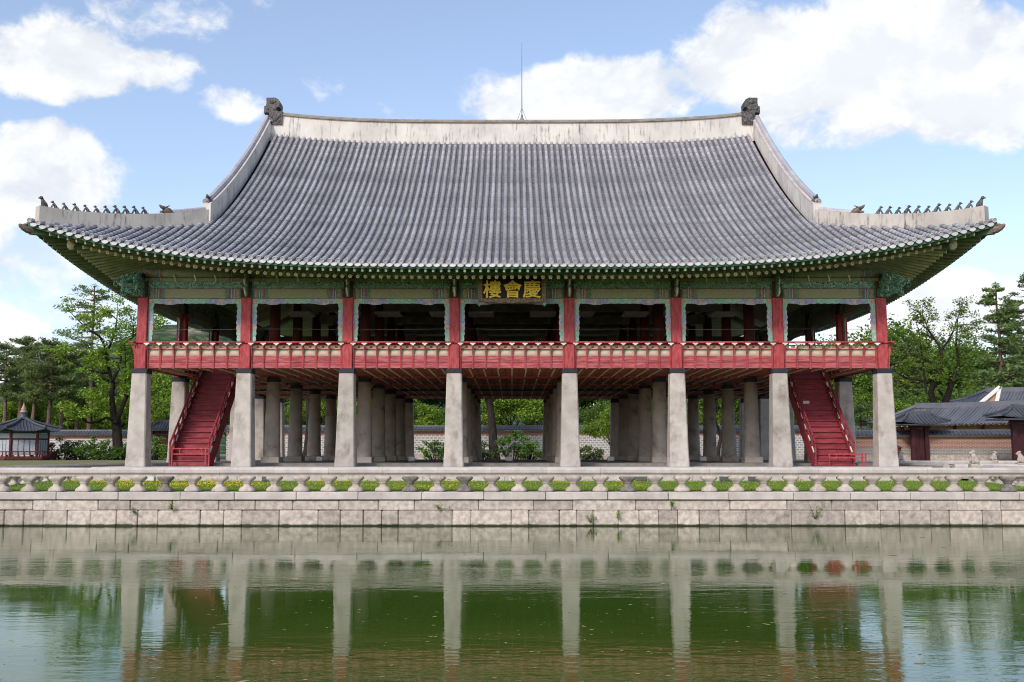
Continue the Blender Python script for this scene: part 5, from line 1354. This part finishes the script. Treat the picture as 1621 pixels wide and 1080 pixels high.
def grow(mb, tips, p, d, L, r, lev, R, up=.12, wig=.25, kids=(3, 5), spread=.75, shrink=.62, minlev=0):
    """one limb: a bent tapering tube that forks; tips collects (point, level)"""
    n = 5; pts = [Vector(p)]; rr = [r]; d = Vector(d).normalized(); dirs = [d.copy()]
    for i in range(n):
        d = (d + Vector((R.gauss(0, wig), R.gauss(0, wig), R.gauss(0, wig * .6) + up)) * .5).normalized()
        pts.append(pts[-1] + d * (L / n)); rr.append(r * (1 - .62 * (i + 1) / n)); dirs.append(d.copy())
    mb.tube(pts, rr, 7 if lev > 2 else 5 if lev > 1 else 4, False)
    if lev <= minlev:
        tips.append((pts[-1], L)); tips.append((pts[3], L)); return
    if lev == 1: tips.append((pts[-1], L))
    k = R.randint(*kids)
    for q in range(k):
        f = R.uniform(.42, 1.0) if q else 1.0; i = min(n, int(round(f * n))); b0 = pts[i]; dd = dirs[i]
        s1 = Vector((R.gauss(0, 1), R.gauss(0, 1), R.gauss(0, .5))); s1 = (s1 - dd * s1.dot(dd)).normalized()
        nd = (dd * (1 - spread * .45) + s1 * spread * R.uniform(.6, 1.1)).normalized()
        grow(mb, tips, b0, nd, L * shrink * R.uniform(.8, 1.15), max(.02, rr[i] * .72), lev - 1, R, up, wig, kids, spread, shrink, minlev)

def broad_tree(name, seed, h, trunk_h, r0, leafm, size=.3, per=44, cl=1.0, lean=(0, 0), lev=3, spread=.8, dens=1.0):
    """meshes of trunk and crown, standing at the origin"""
    R = random.Random(seed); rng = np.random.default_rng(seed); mb = MB(); tips = []
    pts = [Vector((0, 0, -.2))]; d = Vector((lean[0], lean[1], 1)).normalized()
    for i in range(4):
        d = (d + Vector((R.gauss(0, .06), R.gauss(0, .06), 0))).normalized(); pts.append(pts[-1] + d * (trunk_h / 4))
    mb.tube(pts, [r0 * 1.35, r0 * 1.0, r0 * .9, r0 * .82, r0 * .75], 9, False)
    rest = h - trunk_h
    for q in range(R.randint(4, 6)):
        a = 2 * math.pi * q / 5 + R.uniform(-.5, .5); tilt = R.uniform(.25, spread)
        nd = (d + Vector((math.cos(a), math.sin(a), 0)) * tilt).normalized()
        grow(mb, tips, pts[-1] - d * R.uniform(0, trunk_h * .25), nd, rest * .5 * R.uniform(.85, 1.1), r0 * .5, lev - 1, R, .10, .22, (3, 4), .8, .62)
    tr = mb.mesh('trunk', BARK, True, False)
    blobs = []
    for p, L in tips:
        c = cl * R.uniform(.7, 1.25); blobs.append((tuple(p), (c, c, c * .62), max(6, int(per * R.uniform(.6, 1.3) * dens))))
    return tr, leaves_mesh('crown', blobs, size, leafm, rng, .6)

def pine_tree(seed, h, crown_from=.45, width=.22, r0=.28, leafm=None, per=34, lean=.03, layers=None, conifer=False, size=.42):
    R = random.Random(seed); rng = np.random.default_rng(seed + 100); mb = MB(); blobs = []
    pts = []; x = y = 0; lx, ly = R.gauss(0, lean), R.gauss(0, lean)
    for i in range(9):
        t = i / 8; pts.append(Vector((x, y, -.2 + (h + .2) * t))); x += (lx + R.gauss(0, .018)) * h / 8; y += (ly + R.gauss(0, .018)) * h / 8
    mb.tube(pts, [r0 * (1.2 if i == 0 else 1 - .85 * i / 8) + .02 for i in range(9)], 8, False)
    n = layers or int(h * (1 - crown_from) / .8) + 2
    for k in range(n):
        t = crown_from + (1 - crown_from) * (k + R.uniform(0, .6)) / n; f = min(.999, t) * 8; i = int(f); base = pts[i].lerp(pts[min(8, i + 1)], f - i)
        rel = (t - crown_from) / (1 - crown_from)
        env = (1 - rel) ** .75 if conifer else math.sin(math.pi * (.22 + .72 * rel)) ** .8
        for q in range(R.randint(3, 5)):
            a = R.uniform(0, 6.283); L = h * width * env * R.uniform(.35, 1.3) + .3
            dd = Vector((math.cos(a), math.sin(a), R.uniform(-.12, .28) if not conifer else R.uniform(-.05, .2)))
            e = [base, base + dd * L * .5 + Vector((0, 0, -.03 * L)), base + dd * L + Vector((0, 0, .04 * L))]
            mb.tube(e, [.07 * L / 2 + .02, .04, .015], 4, False)
            for s in (.55, .8, 1.0) if L > 1.2 else (.9,):
                p = e[0].lerp(e[2], s); c = .38 + .15 * L * R.uniform(.7, 1.3)
                blobs.append(((p.x + R.gauss(0, .15), p.y + R.gauss(0, .15), p.z + .12 + R.gauss(0, .15)), (c, c, c * .38), int(per * (.6 + .4 * s))))
    p = pts[-1]; blobs.append(((p.x, p.y, p.z), (.5, .5, .45), per))
    tr = mb.mesh('trunk', BARK_P, True, False)
    return tr, leaves_mesh('crown', blobs, size, leafm or L_PINE, rng, .25, .28)

def plant_tree(name, meshes, loc, lab, cat='tree', rot=0.0, sc=1.0, group=None):
    t = thing(name, lab, cat, loc, group)
    for nm, me in zip(('trunk', 'crown'), meshes):
        o = part(nm, me, None, t, loc=loc, rot=rot); o.scale = (sc, sc, sc)
    return t

# --- the old tree by the left wall and the spreading tree on the right: limbs traced at their own distance
def traced_tree(name, lab, Y, limbs, clumps, leafm, seed, size, per, base_r):
    R = random.Random(seed); rng = np.random.default_rng(seed); mb = MB(); blobs = []; tips = []
    for pts, r0, r1 in limbs:
        n = len(pts); P3 = []; yo = R.gauss(0, .3)
        for i, (a, c) in enumerate(pts):
            p = at(a, c, Y); p.y += yo * i / max(1, n - 1) * 4 + (R.gauss(0, .15) if i else 0); P3.append(p)
        # smooth the limb
        Q = []
        for i in range(n - 1):
            for f in (0, .5): Q.append(P3[i].lerp(P3[i + 1], f))
        Q.append(P3[-1])
        for i in range(1, len(Q) - 1): Q[i] = (Q[i - 1] + Q[i] * 2 + Q[i + 1]) / 4
        m = len(Q); mb.tube(Q, [r0 + (r1 - r0) * i / (m - 1) for i in range(m)], 8, False)
        if r1 < .2:
            for i in range(m // 2, m):
                if R.random() < .75:
                    d = Vector((R.gauss(0, 1), R.gauss(0, 1), R.uniform(-.1, .9))).normalized()
                    grow(mb, tips, Q[i], d, R.uniform(1.0, 2.2), .06, 1, R, .1, .25, (2, 3), .8, .6)
            d = (Q[-1] - Q[-2]).normalized(); grow(mb, tips, Q[-1], d, 1.6, r1, 1, R, .1, .25, (2, 3), .8, .6)
    for p, L in tips: blobs.append((tuple(p), (.75, .75, .42), int(per * .62)))
    for a, c, rx, rz, w in clumps:
        for q in range(max(1, int(w * .55))):
            p = at(a + R.gauss(0, rx * .55), c + R.gauss(0, rz * .55), Y + R.gauss(0, 1.8)); k = R.uniform(.5, 1.1)
            blobs.append((tuple(p), (k, k, k * .5), per))
    base = at(*limbs[0][0][0], Y)
    t = thing(name, lab, 'tree', base)
    part('trunk', mb.mesh('trunk', BARK, True, False), None, t)
    part('crown', leaves_mesh('crown', blobs, size, leafm, rng, .6), None, t); return t
YT1 = 101.0
traced_tree('old_tree', 'old bright green tree with dark forked trunk before the left-hand wall', YT1, [
    ([(186, 722), (184, 712), (182, 690), (180, 664)], .56, .42),
    ([(181, 666), (176, 645), (174, 625), (177, 603)], .34, .22), ([(177, 603), (187, 590), (194, 576), (197, 562)], .18, .08), ([(177, 603), (172, 575), (173, 552), (166, 533), (150, 525), (138, 512)], .18, .05),
    ([(182, 670), (188, 655), (198, 626), (211, 606), (222, 588)], .30, .10), ([(198, 626), (203, 600), (207, 575)], .14, .05), ([(179, 664), (170, 661), (160, 667), (150, 671), (142, 668), (138, 662)], .17, .06),
    ([(172, 552), (180, 530), (187, 513), (188, 500)], .12, .04), ([(176, 590), (165, 592), (150, 588), (138, 580)], .13, .05), ([(185, 560), (195, 548), (208, 541), (222, 530), (232, 524)], .13, .05), ([(200, 620), (215, 622), (232, 630)], .1, .04)],
    [(135, 655, 34, 14, 16), (160, 640, 30, 18, 14), (150, 610, 34, 22, 22), (185, 590, 34, 24, 22), (140, 575, 30, 22, 16), (170, 560, 30, 16, 14), (200, 560, 28, 20, 14), (215, 590, 22, 30, 16), (155, 535, 22, 14, 6), (185, 525, 20, 14, 6), (190, 505, 12, 12, 4), (205, 640, 22, 20, 12), (230, 560, 20, 30, 10), (240, 610, 25, 30, 16)],
    L_BRIGHT, 21, .25, 58, .5)
YT3 = 112.0
traced_tree('spreading_tree', 'spreading green tree with dark bare limbs above the right-hand roofs', YT3, [
    ([(1478, 655), (1476, 640), (1466, 622), (1470, 606)], .42, .28), ([(1492, 650), (1496, 625), (1502, 608), (1494, 592)], .40, .26), ([(1494, 592), (1486, 580), (1487, 556), (1476, 537), (1464, 524), (1458, 508)], .22, .05),
    ([(1502, 608), (1517, 586), (1516, 565), (1512, 540), (1516, 515)], .22, .06), ([(1487, 558), (1500, 540), (1508, 522), (1512, 505)], .14, .05), ([(1486, 580), (1470, 570), (1452, 562), (1432, 548), (1412, 538)], .15, .05),
    ([(1470, 606), (1455, 600), (1438, 598), (1424, 586), (1408, 573)], .17, .05), ([(1517, 586), (1532, 575), (1548, 568)], .13, .05), ([(1466, 622), (1460, 585), (1456, 550), (1450, 525)], .15, .04), ([(1492, 625), (1480, 612), (1475, 600)], .16, .1)],
    [(1458, 508, 20, 12, 7), (1478, 500, 18, 10, 6), (1505, 512, 22, 14, 9), (1435, 535, 22, 12, 9), (1420, 565, 20, 16, 10), (1445, 575, 28, 14, 12), (1475, 560, 26, 14, 9), (1530, 520, 20, 16, 9), (1540, 555, 22, 14, 10), (1510, 570, 26, 14, 9), (1490, 600, 30, 14, 9), (1440, 610, 30, 16, 12), (1530, 600, 26, 16, 10), (1415, 600, 18, 18, 8)],
    L_BRIGHT, 33, .24, 42, .4)

# --- pines
pines = [pine_tree(s, 14.5, .50, .18, .34, L_PINE, 46, layers=15) for s in (2, 5, 8)]
tall = pine_tree(14, 21.0, .60, .17, .33, L_PINE, 26, .015)
for px, Y, top, k, lab in ((8, 128, 545, 0, 'slim pine at the far left edge above the little pavilion'), (27, 134, 535, 1, 'pine rising just left of the gilt finial'), (46, 126, 552, 2, 'pine standing just right of the gilt finial'),
                           (74, 122, 538, 0, 'pine with reddish twin-looking trunk right of the little pavilion'), (98, 124, 548, 1, 'pine with grey leaning trunk left of the old tree'), (122, 132, 560, 2, 'pine half hidden behind the old tree crown'),
                           (60, 150, 548, 1, 'pine farther back between the little pavilion and the wall'), (160, 136, 575, 0, 'pine trunk showing behind the old forked tree'), (250, 128, 560, 2, 'pine behind the left corner column'), (1440, 150, 545, 1, 'dark pine behind the spreading tree at right')):
    b0 = at(px, 716, Y); zt = at(px, top, Y).z; sc = (zt - 1.95) / 14.5
    plant_tree('pine_tree', pines[k], (b0.x, Y, 1.95), lab, 'tree', rot=px * .37, sc=sc, group='pines behind the palace wall')
b0 = at(139, 716, 125); plant_tree('pine_tree', tall, (b0.x, 125, 1.95), 'tallest pine, open topped, rising above the old tree at left', 'tree', rot=1.1, sc=(at(140, 453, 125).z - 1.95) / 21.0, group='pines behind the palace wall')
con = pine_tree(31, 19.0, .2, .27, .36, L_PINE2, 60, .01, 20, True, .42)
b0 = at(1593, 716, 128); plant_tree('conifer', con, (b0.x, 128, 1.95), 'tall layered conifer at the right edge above the tiled halls', 'tree', rot=.4, sc=(at(1593, 452, 128).z - 1.95) / 19.0)
b0 = at(1636, 716, 134); plant_tree('conifer', con, (b0.x, 134, 1.95), 'conifer cut by the right edge of the picture', 'tree', rot=2.4, sc=1.24)
low = pine_tree(44, 7.0, .3, .4, .2, L_PINE2, 44, .03, 7)
b0 = at(1612, 716, 124); plant_tree('pine_tree', low, (b0.x, 124, 1.95), 'low yellowish pine beside the gabled roof at right', 'tree', sc=(at(1600, 583, 124).z - 1.95) / 7)
b0 = at(1366, 716, 97); plant_tree('pine_tree', low, (b0.x, 97, 1.95), 'low rounded pine between the two right-hand columns', 'tree', rot=1.0, sc=.75)

# --- the wood behind the walls
protos = [broad_tree('t', 51, 10, 3.0, .22, L_BRIGHT, .29, 66, 1.05), broad_tree('t', 52, 11, 3.2, .24, L_MID, .30, 66, 1.1), broad_tree('t', 53, 12, 3.4, .25, L_DARK, .32, 66, 1.15), broad_tree('t', 54, 9, 2.4, .2, L_BRIGHT, .28, 70, 1.0, spread=1.1), broad_tree('t', 55, 10.5, 3.0, .22, L_MID, .29, 62, 1.0, spread=1.0)]
R = random.Random(77)
KIND = {0: 'bright green broadleaf tree', 1: 'mid green broadleaf tree', 2: 'dark green broadleaf tree', 3: 'low bright green spreading tree', 4: 'mid green spreading tree'}
ORD = ['first', 'second', 'third', 'fourth', 'fifth', 'sixth', 'seventh', 'eighth', 'ninth', 'tenth', 'eleventh', 'twelfth', 'thirteenth', 'fourteenth', 'fifteenth', 'sixteenth', 'seventeenth', 'eighteenth', 'nineteenth', 'twentieth']
ORD += ['twenty-' + o_ for o_ in ORD[:9]] + ['thirtieth']
HH = {0: 10, 1: 11, 2: 12, 3: 9, 4: 10.5}
def wood(px, Y, h, k, lab):
    b0 = at(px, 716, Y)
    plant_tree('broadleaf_tree', protos[k], (b0.x, Y, 1.95), lab, 'tree', rot=R.uniform(0, 6.28), sc=h / HH[k] * R.uniform(.94, 1.06), group='wood behind the palace walls')
def wood_row(row, where):
    for i, (px, Y, h, k) in enumerate(row): wood(px, Y, h, k, '%s, %s from left, %s' % (KIND[k], ORD[i], where))
wood_row([(18, 137, 8.0, 3), (58, 138, 9.2, 0), (90, 140, 9.4, 3), (118, 136, 8.2, 0), (235, 118, 9.5, 0), (262, 122, 10.5, 3), (285, 120, 9, 0)], 'low row by left wall')
wood_row([(-60 + i * 26 + R.uniform(-8, 8), R.uniform(150, 176), R.uniform(9, 12.5), R.choice((1, 2, 2, 4))) for i in range(17)], 'back row left of pavilion')
wood_row([(300 + i * 37 + R.uniform(-12, 12), R.uniform(114, 130), R.uniform(6.5, 9.5), R.choice((0, 3, 0, 1, 4))) for i in range(30)], 'front row seen beneath pavilion')
wood_row([(300 + i * 42 + R.uniform(-12, 12), R.uniform(140, 165), R.uniform(16, 20), R.choice((1, 2, 4, 2))) for i in range(26)], 'back row seen beneath pavilion')
wood_row([(1375 + i * 24 + R.uniform(-8, 8), R.uniform(128, 142), R.uniform(8.5, 11), R.choice((1, 2, 2, 4))) for i in range(13)], 'front row right of pavilion')
wood_row([(1370 + i * 28 + R.uniform(-8, 8), R.uniform(156, 185), R.uniform(17, 23), R.choice((1, 2, 4))) for i in range(12)], 'back row right of pavilion')
wood(1412, 104, 6.5, 3, 'low bright green tree just right of the right corner column')
# trunks seen straight through the middle of the ground floor
cen = broad_tree('t', 61, 12, 6.0, .45, L_BRIGHT, .34, 46, 1.0, spread=.9)
b0 = at(783, 716, 99); plant_tree('broadleaf_tree', cen, (b0.x, 99, 1.95), 'dark trunked tree standing before the wall in the central opening', 'tree')
b0 = at(488, 716, 99); plant_tree('broadleaf_tree', cen, (b0.x, 99, 1.95), 'dark leaning trunk seen between columns left of the centre', 'tree', rot=2.0)
b0 = at(968, 716, 97); plant_tree('broadleaf_tree', protos[3], (b0.x, 97, 1.95), 'bright bushy tree in front of the wall right of the centre', 'tree', sc=.62)
b0 = at(1135, 716, 98); plant_tree('broadleaf_tree', protos[4], (b0.x, 98, 1.95), 'leafy tree hanging over the wall between the right-hand columns', 'tree', sc=.9)

# --- shrubs along the foot of the walls
def shrub(px, Y, h, w, leafm, seed, lab, z0=1.95, size=.22, n=26, per=60):
    Rr = random.Random(seed); rng = np.random.default_rng(seed); b0 = at(px, 716, Y); blobs = []; mb = MB()
    for k in range(n):
        a = Rr.uniform(0, 6.28); q = math.sqrt(Rr.random()); x, y = w * q * math.cos(a), w * .7 * q * math.sin(a); z = h * Rr.uniform(.15, 1.0) * (1 - .55 * q * q)
        blobs.append(((b0.x + x, Y + y, z0 + z), (.42, .42, .3), per)); mb.tube([(b0.x + x * .3, Y + y * .3, z0 - .1), (b0.x + x, Y + y, z0 + z)], [.035, .012], 4, False)
    t = thing('shrub', lab, 'shrub', (b0.x, Y, z0), 'shrubs along the walls')
    part('stems', mb, BARK, t); part('foliage', leaves_mesh('foliage', blobs, size, leafm, rng, .4), None, t)
for i, (px, Y, h, w, m_, lab) in enumerate(((100, 99, 2.3, 2.0, L_OLIVE, 'loose grey green shrub beside the little pavilion'), (128, 98.5, 1.9, 1.8, L_SHRUB, 'rounded dark shrub left of the old tree foot'), (152, 98, 2.2, 1.7, L_SHRUB, 'taller leafy shrub just left of the old tree trunk'),
        (180, 97.5, 1.4, 1.9, L_SHRUB, 'low green shrub in front of the old tree trunk'), (207, 97.5, 1.5, 1.8, L_SHRUB, 'low shrub touching the left corner column'), (250, 98, 2.2, 1.6, L_MID, 'light green shrub between the two left columns'),
        (690, 98, 2.0, 1.7, L_MID, 'light green bush left of the central columns under the floor'), (812, 97, 3.2, 1.6, L_SHRUB, 'tall dark bush beside the trunk in the central opening'), (838, 98, 2.2, 1.6, L_MID, 'pale green bush at the right of the central opening'), (765, 98, 1.6, 1.2, L_OLIVE, 'small grey green bush at the left of the central opening'),
        (930, 99, 1.3, 1.5, L_OLIVE, 'sparse low bush right of the central columns'), (400, 98, 2.6, 1.6, L_MID, 'bush behind the second column from the left'), (575, 98, 2.0, 1.6, L_MID, 'bush behind the third column from the left'), (1390, 90, 1.6, 1.2, L_MID, 'low bush behind the right corner column'))):
    shrub(px, Y, h, w, m_, 200 + i, lab)

# --- weeds rooted in the wall joints
def weed(px, py, h, seed, lab, m_=L_BRIGHT, w=.22):
    Rr = random.Random(seed); rng = np.random.default_rng(seed); b0 = at(px, py, YW - .08); mb = MB(); blobs = []
    for k in range(7):
        dx, dz = Rr.gauss(0, w), h * Rr.uniform(.3, 1); e = Vector((b0.x + dx, b0.y - Rr.uniform(.03, .22), b0.z + dz))
        mb.tube([b0 + Vector((0, .06, 0)), (b0 + e) / 2 + Vector((0, -.05, 0)), e], [.008, .006, .004], 4, False); blobs.append((tuple(e), (.07, .06, .08), 9)); blobs.append((tuple((b0 + e) / 2), (.05, .05, .07), 5))
    t = thing('weed', lab, 'weed', b0, 'weeds growing from the retaining wall')
    part('stems', mb, L_DARK, t); part('leaves', leaves_mesh('leaves', blobs, .05, m_, rng, .2), None, t)
weed(1291, 822, .72, 1, 'largest weed on the retaining wall, a leafy yellow green sapling at right', L_BRIGHT, .2)
weed(697, 806, .16, 2, 'green weed tuft under the coping left of the middle', L_BRIGHT, .15)
weed(935, 828, .34, 3, 'yellowish weed low on the wall right of the middle', L_BRIGHT, .1)
weed(978, 822, .35, 4, 'thin weed straggling down a joint right of the middle', L_BRIGHT, .04)
weed(1064, 802, .22, 5, 'small fresh weed in a joint just below the coping', L_BRIGHT, .06)
weed(273, 806, .25, 6, 'small yellow weed in a joint near the left staircase', L_BRIGHT, .05)
weed(213, 812, .12, 7, 'tiny weed between wall courses near the left corner column', L_BRIGHT, .05)

# --- lawn and dandelions on the island, debris on the pond
rng = np.random.default_rng(8)
def scatter_blades(name, n, xr, yr, z0, hgt, wid, m_, dens=None):
    x = rng.uniform(*xr, n); y = rng.uniform(*yr, n); a = rng.uniform(0, 6.28, n); h = hgt * rng.uniform(.5, 1.3, n); lx = rng.normal(0, .4, n) * h; ly = rng.normal(0, .4, n) * h
    ux, uy = np.cos(a) * wid, np.sin(a) * wid; z = z0 + np.clip((y - 39.2) / 7.3, 0, 1) * .17
    V = np.stack([np.stack([x - ux, y - uy, z], 1), np.stack([x + ux, y + uy, z], 1), np.stack([x + lx, y + ly, z + h], 1)], 1).reshape(-1, 3)
    me = bpy.data.meshes.new(name); me.from_pydata(V.tolist(), [], np.arange(3 * n).reshape(-1, 3).tolist()); me.materials.append(m_); return me
L_GRASS = leaf_mat('lawn_grass', (.19, .29, .035), (.36, .50, .08), .35)
g = link('lawn', scatter_blades('lawn', 90000, (-20.6, 20.6), (YW + .75, 46.5), 1.215, .075, .012, L_GRASS)); g['kind'] = 'stuff'; g['label'] = 'short bright green lawn between the balustrade and the platform'
fl_m = mat('dandelion_yellow', (.75, .52, .02), .7, .1, 5, 0, objvar=0)
n = 2600; cxs = rng.uniform(-19, 19, 80); w = np.where((cxs < -9), 3.0, np.where(cxs < 6, 1.0, .5)); ci = rng.choice(80, n, p=w / w.sum())
fx = cxs[ci] + rng.normal(0, .55, n); fy = np.clip(rng.uniform(YW + 1.0, 46.4, 80)[ci] + rng.normal(0, .5, n), YW + .9, 46.45); fz = 1.285 + np.clip((fy - 39.2) / 7.3, 0, 1) * .17 + rng.uniform(0, .07, n); s = rng.uniform(.016, .034, n)
V = np.stack([np.stack([fx - s, fy, fz], 1), np.stack([fx, fy - s, fz + .4 * s], 1), np.stack([fx + s, fy, fz], 1), np.stack([fx, fy + s, fz + .8 * s], 1)], 1).reshape(-1, 3)
me = bpy.data.meshes.new('dandelions'); me.from_pydata(V.tolist(), [], np.arange(4 * n).reshape(-1, 4).tolist()); me.materials.append(fl_m)
o = link('dandelions', me); o['kind'] = 'stuff'; o['label'] = 'yellow dandelion flowers dotted through the lawn'
deb_m = mat('floating_petals', (.34, .27, .13), .8, .3, 5, 0, objvar=0)
n = 1500; fx = rng.uniform(-10, 17, n); fy = 9 + 26 * rng.random(n) ** 1.3; s = rng.uniform(.012, .045, n) * (1 + (rng.random(n) < .03) * 2.5); a = rng.uniform(0, 3.14, n); asp = rng.uniform(.3, .8, n)
fx = fx * (fy / 30 + .25)
c_, s_ = np.cos(a) * s, np.sin(a) * s
V = np.stack([np.stack([fx - c_, fy - s_, np.full(n, .004)], 1), np.stack([fx + s_ * asp, fy - c_ * asp, np.full(n, .005)], 1), np.stack([fx + c_, fy + s_, np.full(n, .004)], 1), np.stack([fx - s_ * asp, fy + c_ * asp, np.full(n, .005)], 1)], 1).reshape(-1, 3)
me = bpy.data.meshes.new('floating_petals'); me.from_pydata(V.tolist(), [], np.arange(4 * n).reshape(-1, 4).tolist()); me.materials.append(deb_m)
o = link('floating_petals', me); o['kind'] = 'stuff'; o['label'] = 'pale petals and specks floating on the green pond'
